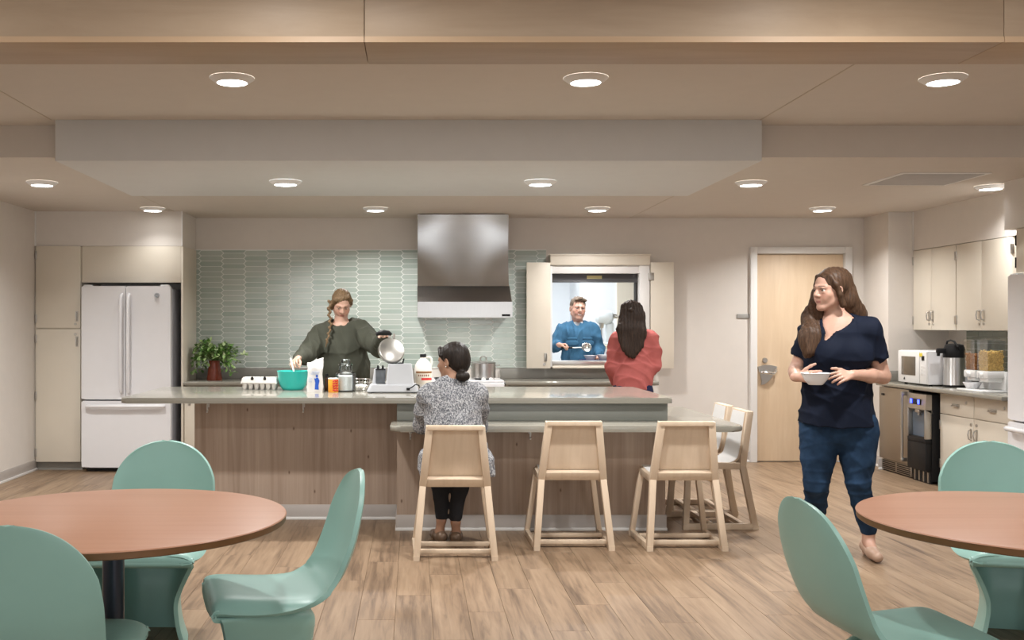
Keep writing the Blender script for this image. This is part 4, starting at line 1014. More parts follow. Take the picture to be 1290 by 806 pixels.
for k in range(60):
    a = random.random()*2*PI; R_ = random.uniform(.08, .24); rise = random.uniform(.02, .19)*(1.1-R_*2.2)
    p0 = Vector((random.uniform(-.03, .03), random.uniform(-.03, .03), .18)); p2 = Vector((math.cos(a)*R_*1.12, math.sin(a)*R_*.8, .20+rise-(R_ > .2)*random.uniform(.0, .16)))
    p1 = Vector((p2.x*.45, p2.y*.45, .22+rise*1.3))
    pts = [p0*(1-t)**2+p1*2*t*(1-t)+p2*t*t for t in [i/6 for i in range(7)]]
    st.tube(pts, .0022, 5)
    for i in range(2, 7):
        for _ in range(4):
            d = (pts[i]-pts[i-1]).normalized()+Vector((random.uniform(-1, 1), random.uniform(-1, 1), random.uniform(-.5, .8)))
            leaf(pts[i]+Vector((random.uniform(-.02, .02), random.uniform(-.02, .02), random.uniform(-.015, .02))), d, Vector((random.uniform(-.4, .4), random.uniform(-.4, .4), 1)), random.uniform(.035, .06), random.uniform(.02, .034))
for pts in ([Vector((.05, -.02, .2)), Vector((.14, -.04, .25)), Vector((.22, -.05, .235)), Vector((.315, -.06, .265))], [Vector((-.03, -.02, .2)), Vector((-.10, -.03, .3)), Vector((-.09, -.03, .40))], [Vector((.04, -.04, .2)), Vector((.14, -.07, .17)), Vector((.19, -.09, .07))], [Vector((-.05, -.04, .2)), Vector((-.14, -.05, .2)), Vector((-.19, -.06, .1))]):
    st.tube(pts, .002, 5)
    for p in pts[1:]:
        for _ in range(6): leaf(p+Vector((random.uniform(-.02, .02),)*3), Vector((random.uniform(-1, 1), random.uniform(-1, .3), random.uniform(-.6, .6))), Vector((0, random.uniform(-.8, 0), 1)), .05, .03)
def leaf_mat():
    m, t, b = nt('variegated_leaf'); at_ = N(t, 'ShaderNodeAttribute', attribute_name='rnd')
    c = ramp(t, at_.outputs['Fac'], [(0, (.07, .18, .035)), (.4, (.16, .32, .07)), (.7, (.32, .47, .18)), (1, (.58, .66, .40))]); t.links.new(c, b.inputs['Base Color']); b.inputs['Roughness'].default_value = .4
    return m
me = bpy.data.meshes.new('foliage'); lm.to_mesh(me); lm.free(); fo = link('foliage', me, leaf_mat(), pp); fo['kind'] = 'stuff'
st.loc('stems', M('green_stem', (.10, .16, .04), .6), pp)

# ================================================================== serving kitchen things
ks = empty('serving_counter', (1.75, 11.1, 0), 'stainless counter just inside the serving window', 'counter')
MB().box(1.1, 2.75, 10.915, 11.2, .99, 1.03, .006).build('top', m_steelh, ks)
MB().box(1.12, 2.73, 10.95, 11.18, 0, .99).build('body', m_steelh, ks)
ty = empty('serving_tray', (1.98, 11.05, 1.03), 'dark navy tray under white bowls in the serving window', 'tray')
mb = MB(); mb.prism(rrect(-.20, .20, -.11, .11, (.03,)*4, 5), .0, .006); mb.tube([(p[0], p[1], .012) for p in rrect(-.20, .20, -.11, .11, (.03,)*4, 5)], .008, 8, closed=True)
mb.loc('tray_body', M('navy_tray', (.02, .025, .10), .4), ty)
def white_bowl(x, y, z, r_, h, lab, grp):
    b = MB().lathe([(0, .003), (r_*.5, .003), (r_*.52, 0), (r_*.57, .004), (r_*.98, h), (r_, h+.002), (r_*.96, h+.002), (r_*.55, .012), (0, .009)], (0, 0, 0), 36).loc('serving_bowl', m_white)
    b.location = (x, y, z); return tag(b, lab, 'bowl', grp)
white_bowl(1.885, 11.07, 1.036, .07, .055, 'white bowl on navy tray, partly hidden behind another bowl', 'bowls on the navy tray'); white_bowl(1.945+.08, 11.02, 1.036, .08, .062, 'white bowl at the front of navy tray', 'bowls on the navy tray')
tb = empty('prep_table', (2.62, 12.5, 0), 'pale prep table carrying the stand mixer beyond the window', 'table')
MB().box(2.1, 3.4, 12.1, 13.0, 1.14, 1.18, .004).build('top', m_cab, tb)
for x in (2.15, 3.35):
    for y in (12.15, 12.95): MB().box(x-.02, x+.02, y-.02, y+.02, 0, 1.14).build('leg', m_steelh, tb)
MB().box(2.2, 3.3, 12.15, 12.95, .3, .33).build('shelf', m_steelh, tb)
yb_ = MB().box(2.24, 2.56, 11.75, 12.02, .95, 1.14, .004).build('yellow_box', M('yellow_card', (.85, .48, .04), .5)); tag(yb_, 'yellow box below the mixer beyond the serving window', 'box')
yt = empty('low_trolley', (2.4, 11.9, 0), 'steel trolley holding the yellow box beyond the window', 'trolley')
MB().box(2.15, 2.7, 11.7, 12.06, .92, .948, .003).build('top', m_steelh, yt)
for x in (2.18, 2.67):
    for y in (11.73, 12.03): MB().cyl((x, y, 0), (x, y, .92), .014, n=10).build('leg', m_steelh, yt)
mx_ = empty('stand_mixer', (2.30, 12.5, 1.18), 'pale grey stand mixer with steel bowl beyond the serving window', 'mixer')
m_mix = M('pale_grey_enamel', (.62, .66, .67), .3, var=.02)
MB().lathe([(0, -.11), (.045, -.107), (.075, -.085), (.085, -.04), (.088, .03), (.075, .08), (.04, .10), (0, .104)], (0, 0, .33), 28, Matrix.Rotation(PI/2, 3, 'Y')).loc('head', m_mix, mx_)
MB().box(.02, .11, -.02, .09, .02, .27, .02).loc('column', m_mix, mx_); MB().box(-.12, .13, -.10, .10, 0, .03, .012).loc('base', m_mix, mx_)
MB().cyl((.10, 0, .34), (.15, 0, .34), .03, .025, 14).cyl((.12, -.05, .34), (.16, -.05, .34), .012, n=10).loc('speed_control', m_nickel, mx_)
MB().cyl((-.04, -.02, .26), (-.04, -.02, .20), .035, .022, 16).cyl((-.04, -.02, .22), (-.04, -.02, .1), .008, n=8).loc('beater', m_nickel, mx_)
sb = empty('mixing_bowl', (2.53, 12.22, 1.18), 'stainless mixing bowl beside the stand mixer', 'bowl')
MB().lathe([(0, 0), (.06, 0), (.09, .03), (.10, .13), (.105, .133), (.098, .13), (.085, .03), (0, .008)], n=32).loc('bowl_body', m_steel, sb)
# ================================================================== people: distance-field bodies turned into one mesh each
import openvdb
def V3(*a): return np.array(a, dtype=np.float32)
def nv(v): v = np.array(v, dtype=np.float64); return v/np.linalg.norm(v)
class Sdf:
    def __init__(s): s.p = []
    def cone(s, a, b, ra, rb=None, k=.02, flat=None, op='u'):
        """tapered capsule; flat=(axis, factor) squashes it along an axis"""
        a, b = np.array(a, float), np.array(b, float); rb = ra if rb is None else rb
        s.p.append(('c', a, b, ra, rb, k, flat, op)); return s
    def chain(s, pts, rs, k=.02, flat=None, op='u'):
        for i in range(len(pts)-1): s.cone(pts[i], pts[i+1], rs[i], rs[i+1], k, flat, op)
        return s
    def ell(s, c, r, R=None, k=.02, op='u'):
        s.p.append(('e', np.array(c, float), np.array(r, float), np.eye(3) if R is None else np.array(R, float), 0, k, None, op)); return s
    def plane(s, p, n): s.p.append(('p', np.array(p, float), nv(n), 0, 0, 0, None, 'p')); return s
    def bounds(s):
        lo, hi = [], []
        for q in s.p:
            if q[7] not in ('u',): continue
            if q[0] == 'c': r = max(q[3], q[4]); lo.append(np.minimum(q[1], q[2])-r); hi.append(np.maximum(q[1], q[2])+r)
            else: r = max(q[2]); lo.append(q[1]-r); hi.append(q[1]+r)
        return np.min(lo, 0), np.max(hi, 0)
    def build(s, name, mat, parent, h=.005, disp=None, color=None, smooth=True):
        lo, hi = s.bounds(); lo = lo-4*h-.02; hi = hi+4*h+.02
        n = np.ceil((hi-lo)/h).astype(int)+1
        ax = [(lo[i]+h*np.arange(n[i])).astype(np.float32) for i in range(3)]
        d = np.full(n, .3, np.float32)
        for t, A, B, ra, rb, k, flat, op in s.p:
            if t == 'p':
                dn = (ax[0][:, None, None]-A[0])*B[0]+(ax[1][None, :, None]-A[1])*B[1]+(ax[2][None, None, :]-A[2])*B[2]
                np.maximum(d, dn.astype(np.float32), out=d); continue
            if t == 'c': r = max(ra, rb)*(max(1, flat[1]) if flat else 1); l, u = np.minimum(A, B)-r, np.maximum(A, B)+r
            else: r = max(B); l, u = A-r, A+r
            m = k+2.5*h
            i0 = np.clip(np.floor((l-m-lo)/h).astype(int), 0, n); i1 = np.clip(np.ceil((u+m-lo)/h).astype(int)+1, 0, n)
            if np.any(i1 <= i0): continue
            sl = tuple(slice(a, b) for a, b in zip(i0, i1))
            X = ax[0][sl[0]][:, None, None]-np.float32(A[0]); Y = ax[1][sl[1]][None, :, None]-np.float32(A[1]); Z = ax[2][sl[2]][None, None, :]-np.float32(A[2])
            if t == 'c':
                ba = B-A; f = 1.
                if flat is not None:
                    fn = nv(flat[0]); f = flat[1]; g = (1/f-1)
                    dt = X*fn[0]+Y*fn[1]+Z*fn[2]; X = X+dt*fn[0]*g; Y = Y+dt*fn[1]*g; Z = Z+dt*fn[2]*g
                    ba = ba+fn*np.dot(ba, fn)*g
                L2 = max(np.dot(ba, ba), 1e-9)
                tt = np.clip((X*ba[0]+Y*ba[1]+Z*ba[2])/L2, 0, 1)
                dn = np.sqrt((X-tt*ba[0])**2+(Y-tt*ba[1])**2+(Z-tt*ba[2])**2)-(ra+(rb-ra)*tt)
                dn = dn*min(1., f if f >= .5 else .5+.0*f)
            else:
                R = ra; U = [X*R[i][0]+Y*R[i][1]+Z*R[i][2] for i in range(3)]
                k0 = np.sqrt((U[0]/B[0])**2+(U[1]/B[1])**2+(U[2]/B[2])**2); k1 = np.sqrt((U[0]/B[0]**2)**2+(U[1]/B[1]**2)**2+(U[2]/B[2]**2)**2)
                dn = k0*(k0-1)/np.maximum(k1, 1e-6)
            dn = dn.astype(np.float32); o = d[sl]
            if op == 'u':
                hh = np.clip(.5+.5*(o-dn)/k, 0, 1); d[sl] = o*(1-hh)+dn*hh-k*hh*(1-hh)
            elif op == 's':
                dn = -dn; hh = np.clip(.5-.5*(o-dn)/k, 0, 1); d[sl] = o*(1-hh)+dn*hh+k*hh*(1-hh)
        if disp is not None:
            ii = np.nonzero(np.abs(d) < 5*h); P = [ax[i][ii[i]] for i in range(3)]
            d[ii] -= disp(*P).astype(np.float32)
        np.clip(d, -3*h, 3*h, out=d)
        g = openvdb.FloatGrid(3*h); g.copyFromArray(d)
        pts, quads = g.convertToQuads(isovalue=0.0)
        if len(quads) == 0: return None
        P = pts*h+lo
        a = P[quads]; c = a.mean(1); nrm = np.cross(a[:, 2]-a[:, 0], a[:, 3]-a[:, 1])
        if (nrm*(c-P.mean(0))).sum() < 0: quads = quads[:, ::-1]
        base = np.array(parent_world(parent))
        me = bpy.data.meshes.new(name)
        me.vertices.add(len(P)); me.vertices.foreach_set('co', (P-base).astype(np.float32).ravel())
        me.loops.add(quads.size); me.loops.foreach_set('vertex_index', quads.astype(np.int32).ravel())
        me.polygons.add(len(quads)); me.polygons.foreach_set('loop_start', np.arange(0, quads.size, 4, dtype=np.int32))
        me.update(calc_edges=True); me.validate()
        me.polygons.foreach_set('use_smooth', [True]*len(me.polygons))
        if color is not None:
            at_ = me.color_attributes.new('Col', 'FLOAT_COLOR', 'POINT')
            C = np.ones((len(P), 4), np.float32); C[:, :3] = color(P); at_.data.foreach_set('color', C.ravel())
        o = link(name, me, mat, parent)
        if smooth:
            sm = o.modifiers.new('smooth', 'SMOOTH'); sm.factor = .5; sm.iterations = 2
        return o
def parent_world(p):
    L = Vector()
    while p is not None: L = L+p.location; p = p.parent
    return L
def skin_mat():
    m, t, b = nt('skin'); a = N(t, 'ShaderNodeAttribute', attribute_name='Col')
    f = noise(t, coords(t), 60, 3); r = ramp(t, f, [(.3, (.93, .92, .91)), (.7, (1, 1, 1))])
    mm = N(t, 'ShaderNodeMix', data_type='RGBA', blend_type='MULTIPLY'); mm.inputs[0].default_value = 1
    t.links.new(a.outputs['Color'], mm.inputs[6]); t.links.new(r, mm.inputs[7]); t.links.new(mm.outputs[2], b.inputs['Base Color'])
    b.inputs['Roughness'].default_value = .48; b.inputs['Subsurface Weight'].default_value = .12; b.inputs['Subsurface Radius'].default_value = (.012, .004, .002)
    return m
def cloth(name, c, nscale=700, bmp=.35, rough=.9, var=.06): return M(name, c, rough, var=var, nscale=14, bmp=bmp, bscale=nscale, spec=.2)
def hair_mat(name, c0, c1):
    m, t, b = nt(name)
    f = noise(t, coords(t, (1, 1, .12)), 160, 3, .6)
    t.links.new(ramp(t, f, [(.3, c0), (.7, c1)]), b.inputs['Base Color']); b.inputs['Roughness'].default_value = .5; b.inputs['Specular IOR Level'].default_value = .2
    bump(t, b, f, .3, .002); return m
m_skin = skin_mat()
m_eye = M('eye_white', (.75, .73, .70), .2, var=0); m_iris = M('dark_iris', (.05, .035, .025), .2, var=.1)

class Head:
    """frame: f forward, u up, r the person's right"""
    def __init__(s, C, f, up=(0, 0, 1), sc=1.):
        s.C = np.array(C, float); s.f = nv(f); up = np.array(up, float); s.u = nv(up-s.f*np.dot(up, s.f)); s.r = np.cross(s.f, s.u); s.sc = sc
        s.R = np.array([s.r, s.f, s.u])
    def L(s, a, b, c): return s.C+s.sc*(a*s.r+b*s.f+c*s.u)
    def loc(s, P): return ((P-s.C)@s.R.T)/s.sc
    def prims(s, S, male=False, smile=False, lid=.0045):
        L, k, R = s.L, s.sc, s.R
        S.ell(L(0, -.012, .030), np.array([.074, .094, .084])*k, R, .02)
        S.ell(L(0, .020, -.030), np.array([.060, .068, .082])*k, R, .03)
        w = .052 if male else .046
        for q in (-1, 1):
            S.cone(L(q*w, .005, -.055), L(q*.014, .064, -.098), .024*k, .018*k, .02)
            S.cone(L(q*.040, .052, -.028), L(q*.03, .062, -.05), .022*k, .018*k, .02)
            S.cone(L(q*.010, .084, .020), L(q*.040, .066, .018), .011*k, .010*k, .012)
            S.ell(L(q*.076, -.008, -.008), np.array([.010, .018, .031])*k, R, .006)
            S.ell(L(q*.079, -.004, -.006), np.array([.006, .009, .018])*k, R, .006, 's')
        S.cone(L(0, .070, -.098), L(0, .070, -.096), .018*k, .018*k, .02)
        S.cone(L(0, .084, .010), L(0, .104, -.026), .0085*k, .0125*k, .010)
        for q in (-1, 1): S.cone(L(q*.011, .093, -.032), L(q*.012, .090, -.031), .0085*k, .008*k, .008)
        for q in (-1, 1): S.ell(L(q*.031, .093, .001), np.array([.018, .018, .011])*k, R, .012, 's')
        for q in (-1, 1): S.ell(L(q*.031, .0715, .0145-lid), np.array([.0155, .0145, .0090])*k, R, .003); S.ell(L(q*.031, .0705, -.0115), np.array([.0145, .0138, .0070])*k, R, .003)
        S.cone(L(-.018, .078, -.060), L(.018, .078, -.060), .0075*k, .0075*k, .010); S.cone(L(0, .083, -.060), L(0, .083, -.060), .008*k, .008*k, .01)
        S.cone(L(-.014, .077, -.071), L(.014, .077, -.071), .0085*k, .0085*k, .010)
        S.cone(L(-.02, .094, -.0655), L(.02, .094, -.0655), .003*k, .003*k, .004, None, 's')
    def eyes(s, parent, look=(0, 0)):
        for q in (-1, 1):
            c = Vector(s.L(q*.031, .0715, .001))-parent_world(parent)
            e = MB().ball(c, .0120*s.sc, 14).loc('eye', m_eye, parent)
            d = Vector(nv(s.f+look[0]*s.r+look[1]*s.u))
            MB().cyl(c+d*.0100*s.sc, c+d*.0124*s.sc, .0066*s.sc, .0050*s.sc, 12).loc('iris', m_iris, e)
    def color(s, P, base, lip=(.50, .16, .13), brow=(.10, .06, .035), smile=False, cheek=.25, brow_y=.026):
        q = s.loc(P); x, y, z = np.abs(q[:, 0]), q[:, 1], q[:, 2]
        C = np.tile(np.array(base, np.float32), (len(P), 1))
        def mix(w, c): C[:] = C*(1-w[:, None])+np.array(c, np.float32)*w[:, None]
        front = np.clip((y-.03)/.02, 0, 1)
        mix(front*cheek*np.exp(-((x-.036)/.018)**2-((z+.034)/.02)**2), (base[0]*.95, base[1]*.62, base[2]*.58))
        mix(front*.9*np.clip(1.4-np.abs(z-brow_y+.10*np.maximum(x-.03, 0)+.002)/.0036, 0, 1)*np.clip((x-.012)/.004, 0, 1)*np.clip((.048-x)/.006, 0, 1), brow)
        mix(front*.8*np.clip(1.5-np.abs(z-.010+6*(x-.031)**2*2)/.0025, 0, 1)*np.clip((.019-np.abs(x-.031))/.004, 0, 1), (.04, .025, .02))
        mix(front*.35*np.exp(-((x-.031)/.016)**2-((z+.002)/.009)**2), (base[0]*.55, base[1]*.42, base[2]*.40))
        hw = .027 if smile else .021
        lipm = np.clip((hw-x)/.004, 0, 1)*np.clip(1.3-np.abs(z+.0655-(.35*x*x/.02 if smile else 0))/.0095, 0, 1)*front
        mix(lipm*.85, lip)
        if smile: mix(np.clip((.019-x)/.003, 0, 1)*np.clip(1.4-np.abs(z+.0645-(.35*x*x/.02))/.0042, 0, 1)*front, (.82, .80, .76))
        else: mix(np.clip((.019-x)/.003, 0, 1)*np.clip(1.2-np.abs(z+.0655)/.0018, 0, 1)*front*.8, (.16, .05, .045))
        mix(np.clip((.004-np.abs(x-.011))/.002, 0, 1)*np.clip((.0035-np.abs(z+.038))/.002, 0, 1)*front*.6, (.15, .06, .05))
        return C

def hand(S, W, d, n, side, curl=(.5, .55, .6, .65), spread=.08, tcurl=.5, sc=1., thumb=(.62, .62, -.35)):
    """W wrist, d wrist to knuckles, n back of hand, side = towards the thumb; fingers curl away from n"""
    d = nv(d); n = np.array(n, float); n = nv(n-d*np.dot(n, d)); t = np.cross(d, n)
    if np.dot(t, side) < 0: t = -t
    W = np.array(W, float); k = sc
    S.cone(W-d*.02*k, W+d*.02*k, .023*k, .022*k, .015, (n, .72))
    offs = (.029, .010, -.009, -.027); lens = (.070, .078, .073, .058); kl = (.088, .092, .088, .080)
    for o, kk in zip(offs, kl): S.cone(W+d*.02*k+t*o*.55*k, W+d*(kk-.008)*k+t*o*k, .0125*k, .0105*k, .010)
    for i, (o, ln, kk, cu) in enumerate(zip(offs, lens, kl, curl)):
        p = W+d*(kk-.006)*k+t*o*k; a = 0.; r = (.0088, .0082, .0075, .0066)
        for j, fr in enumerate((.45, .31, .24)):
            a += cu*(.75 if j == 0 else 1.)
            dd = nv(d*math.cos(a)-n*math.sin(a)+t*(1.5-i)*spread)
            q = p+dd*ln*fr*k; rr = (.92 if i == 3 else 1)*k
            S.cone(p, q, r[j]*rr, r[j+1]*rr, .004); p = q
    p = W+d*.022*k+t*.016*k; dd = nv(d*thumb[0]+t*thumb[1]+n*thumb[2])
    for j, ln in enumerate((.044, .034, .027)):
        q = p+dd*ln*k; S.cone(p, q, (.0135, .0105, .0092)[j]*k, (.0105, .0092, .0078)[j]*k, .007); p = q
        dd = nv(dd+d*tcurl*.6-t*tcurl*.35-n*.12)
def folds(amp, seed=0, fx=(9, 14), warp=1.2, zs=1.):
    """soft ridged cloth creases"""
    r = np.random.RandomState(seed); Ds = r.normal(size=(5, 3)); ph = r.uniform(0, 6.28, 5); fr = r.uniform(fx[0], fx[1], 5)
    Ds[:, 2] *= zs; Ds = Ds/np.linalg.norm(Ds, axis=1)[:, None]
    def f(x, y, z):
        o = 0
        for D, p, q in zip(Ds, ph, fr):
            a = PI*q*(D[0]*x+D[1]*y+D[2]*z)+p+warp*np.sin(7*x+5*z+p)+warp*.7*np.sin(9*y-11*z+2*p)
            m = np.clip(.5+.8*np.sin(5*x-6*z+3*p)*np.sin(4*y+7*z+p), 0, 1)
            o = o+m*((1-np.abs(np.sin(a)))**2-.3)
        return amp*o
    return f
def strands(f, amp, flow=.5, ph=0):
    def g(x, y, z): return amp*(np.sin(f*x+flow*np.sin(6*z+ph))+.7*np.sin(f*1.37*y+f*.4*x+flow*np.sin(5*z+1+ph)))
    return g

# ------------------------------------------------------------------ woman with a braid, behind the island
SK1 = (.60, .37, .28)
def person_baker():
    Y0 = 8.72; root = empty('person', (-.62, Y0, 0), 'person in dark olive sweatshirt with a side braid, cooking behind the island', 'person')
    Hc = at(430.5, 382.5, Y0-.02); H = Head(Hc, (.13, -.84, -.50), sc=1.0)
    nb = np.array(at(430, 411, Y0+.02))
    shR, shL = np.array(at(403, 421, Y0)), np.array(at(454, 415, Y0-.02))
    elR, wrR = np.array(at(386, 447, 8.50)), np.array(at(375, 452, 8.16))
    elL, wrL = np.array(at(478, 438, 8.42)), np.array(at(483.5, 421, 7.95))
    pel = np.array((-.60, Y0+.05, .93)); che = np.array(at(429, 432, Y0+.01)); wai = np.array((-.60, Y0+.02, 1.10))
    S = Sdf(); H.prims(S, lid=.0095)
    S.cone(H.L(0, -.025, -.055), nb, .050, .054, .03)
    S.cone(shR, shL, .05, .05, .03); S.cone(che+V3(0, .0, .05), wai, .13, .13, .05, ((0, 1, 0), .72)); S.cone(wai, pel, .14, .16, .05, ((0, 1, 0), .75))
    for s, e, w in ((shR, elR, wrR), (shL, elL, wrL)): S.cone(s, e, .046, .040, .02); S.cone(e, w, .038, .024, .02)
    for q in (-1, 1):
        S.cone(pel+V3(q*.08, 0, -.03), V3(pel[0]+q*.09, Y0+.03, .48), .085, .055, .03); S.cone(V3(pel[0]+q*.09, Y0+.03, .48), V3(pel[0]+q*.09, Y0+.06, .09), .052, .036, .02)
        S.cone(V3(pel[0]+q*.09, Y0+.06, .05), V3(pel[0]+q*.10, Y0-.12, .03), .036, .028, .02)
    # hands
    hR = np.array(at(366, 457, 8.03)); hand(S, wrR, hR-wrR, (-.45, -.25, .85), (.8, -.5, -.2), (.95, 1.0, 1.0, 1.0), tcurl=.9, thumb=(.6, .4, -.6))
    hL = np.array(at(488.5, 411.5, 7.74)); hand(S, wrL, hL-wrL, (-.05, .25, .95), (-1, 0, 0), (.55, .6, .6, .6), tcurl=.7, thumb=(.6, .5, -.5))
    body = S.build('body', m_skin, root, .004, color=lambda P: H.color(P, SK1, cheek=.45, lip=(.42, .13, .11), brow=(.22, .13, .07)))
    H.eyes(body, (0, -.6))
    # sweatshirt
    G = Sdf()
    G.cone(shR+V3(.03, 0, -.0), shL-V3(.03, 0, 0), .085, .085, .04, ((0, 1, 0), .85)); G.cone(nb+V3(-.05, 0, -.015), nb+V3(.05, 0, -.02), .06, .06, .05)
    G.cone(che+V3(0, 0, .02), che+V3(.01, 0, -.10), .19, .195, .06, ((0, 1, 0), .72)); G.cone(che+V3(.01, 0, -.1), wai+V3(.02, 0, -.05), .195, .20, .05, ((0, 1, 0), .74)); G.cone(wai+V3(.02, 0, -.05), pel+V3(.02, 0, .0), .195, .175, .05, ((0, 1, 0), .75))
    for q in (-1, 1): G.ell(che+V3(q*.075, -.085, -.03), (.085, .07, .08), None, .05)
    for s, e, w in ((shR, elR, wrR), (shL, elL, wrL)):
        m_ = (s+e)/2+V3(0, 0, -.015); we = e+(w-e)*.82
        G.chain([s, m_, e, (e+we)/2, we], [.088, .086, .078, .066, .052], .02)
        G.cone(e+(w-e)*.80, e+(w-e)*.90, .042, .041, .008)
    G.cone(nb+V3(0, -.015, -.01), nb+V3(0, -.055, .09), .068, .10, .008, None, 's')
    for k in range(20):
        a0, a1 = 2*PI*k/20, 2*PI*(k+1)/20
        rp = lambda a: nb+V3(.073*math.cos(a), -.022+.066*math.sin(a), -.002+.03*math.sin(a))
        G.cone(rp(a0), rp(a1), .0095, .0095, .004)
    f1_ = folds(.011, 3, (7, 12), zs=.7)
    G.build('sweatshirt', cloth('olive_sweatshirt', (.062, .064, .048)), root, .006, f1_)
    T = Sdf()
    for q in (-1, 1): T.chain([pel+V3(q*.08, 0, -.0), V3(pel[0]+q*.09, Y0+.03, .48), V3(pel[0]+q*.09, Y0+.06, .10)], [.115, .075, .055], .03)
    T.cone(pel+V3(-.06, 0, .03), pel+V3(.06, 0, .03), .12, .12, .04, ((0, 1, 0), .9)); T.build('trousers', cloth('black_trousers', (.02, .02, .022)), root, .009, folds(.004, 5))
    for q in (-1, 1):
        B = Sdf(); B.cone(V3(pel[0]+q*.09, Y0+.08, .045), V3(pel[0]+q*.10, Y0-.13, .034), .045, .034, .02); B.plane((0, 0, .002), (0, 0, -1)); B.build('shoe', m_black, root, .007)
    # hair drawn back, braid over her right shoulder
    A = Sdf(); L = H.L
    A.ell(L(0, -.018, .034), (.082, .100, .088), H.R, .02)
    A.ell(L(0, .075, -.045), (.066, .080, .098), H.R, .012, 's')
    A.ell(L(-.02, .085, .02), (.05, .05, .05), H.R, .012, 's')
    A.chain([L(-.045, .052, .095), L(.055, .050, .068), L(.082, .02, .015), L(.080, -.01, -.045)], [.018, .020, .020, .020], .015)
    A.chain([L(-.045, .052, .095), L(-.075, .035, .05), L(-.082, .0, .0)], [.014, .014, .014], .015)
    A.build('hair', hair_mat('dark_blonde_hair', (.10, .062, .035), (.27, .18, .10)), root, .004, strands(300, .0016, 2))
    Bd = Sdf(); pts = [np.array(at(416, 381, Y0-.06)), np.array(at(414.6, 392, Y0-.09)), np.array(at(415.8, 402, Y0-.13)), np.array(at(416.5, 411, Y0-.165)), np.array(at(414.5, 420, Y0-.185)), np.array(at(412, 429.5, Y0-.19))]
    nseg = 13
    for k in range(nseg):
        t = k/(nseg-1)*(len(pts)-1); i = min(int(t), len(pts)-2); p = pts[i]+(pts[i+1]-pts[i])*(t-i); w_ = .021-.009*(k/nseg)
        q = 1 if k % 2 else -1; dz = V3(0, 0, -.016)
        Bd.cone(p+V3(q*w_*.55, -.006, .012), p+V3(-q*w_*.35, .0, -.012), w_*.62, w_*.5, .004)
    Bd.cone(pts[-1], pts[-1]+V3(-.012, 0, -.05), .009, .003, .004)
    Bd.build('braid', bpy.data.materials['dark_blonde_hair'], root, .0035, strands(420, .0008, 1))
    sp = empty('mixing_spoon', wrR, 'white spoon held by the cooking woman in the turquoise bowl', 'spoon')
    tip = Vector((-.915, 7.985, ZI+.115)); h0 = Vector(hR)+Vector((.004, .0, .02))
    sp.location = tip
    MB().tube([Vector((0, 0, 0)), (h0-tip)*.5, (h0-tip)*1.15], [.006, .0055, .007], 10).ball((0, 0, -.012), .022, 12, (1, .45, 1.3)).loc('spoon_body', m_whitep, sp)
person_baker()

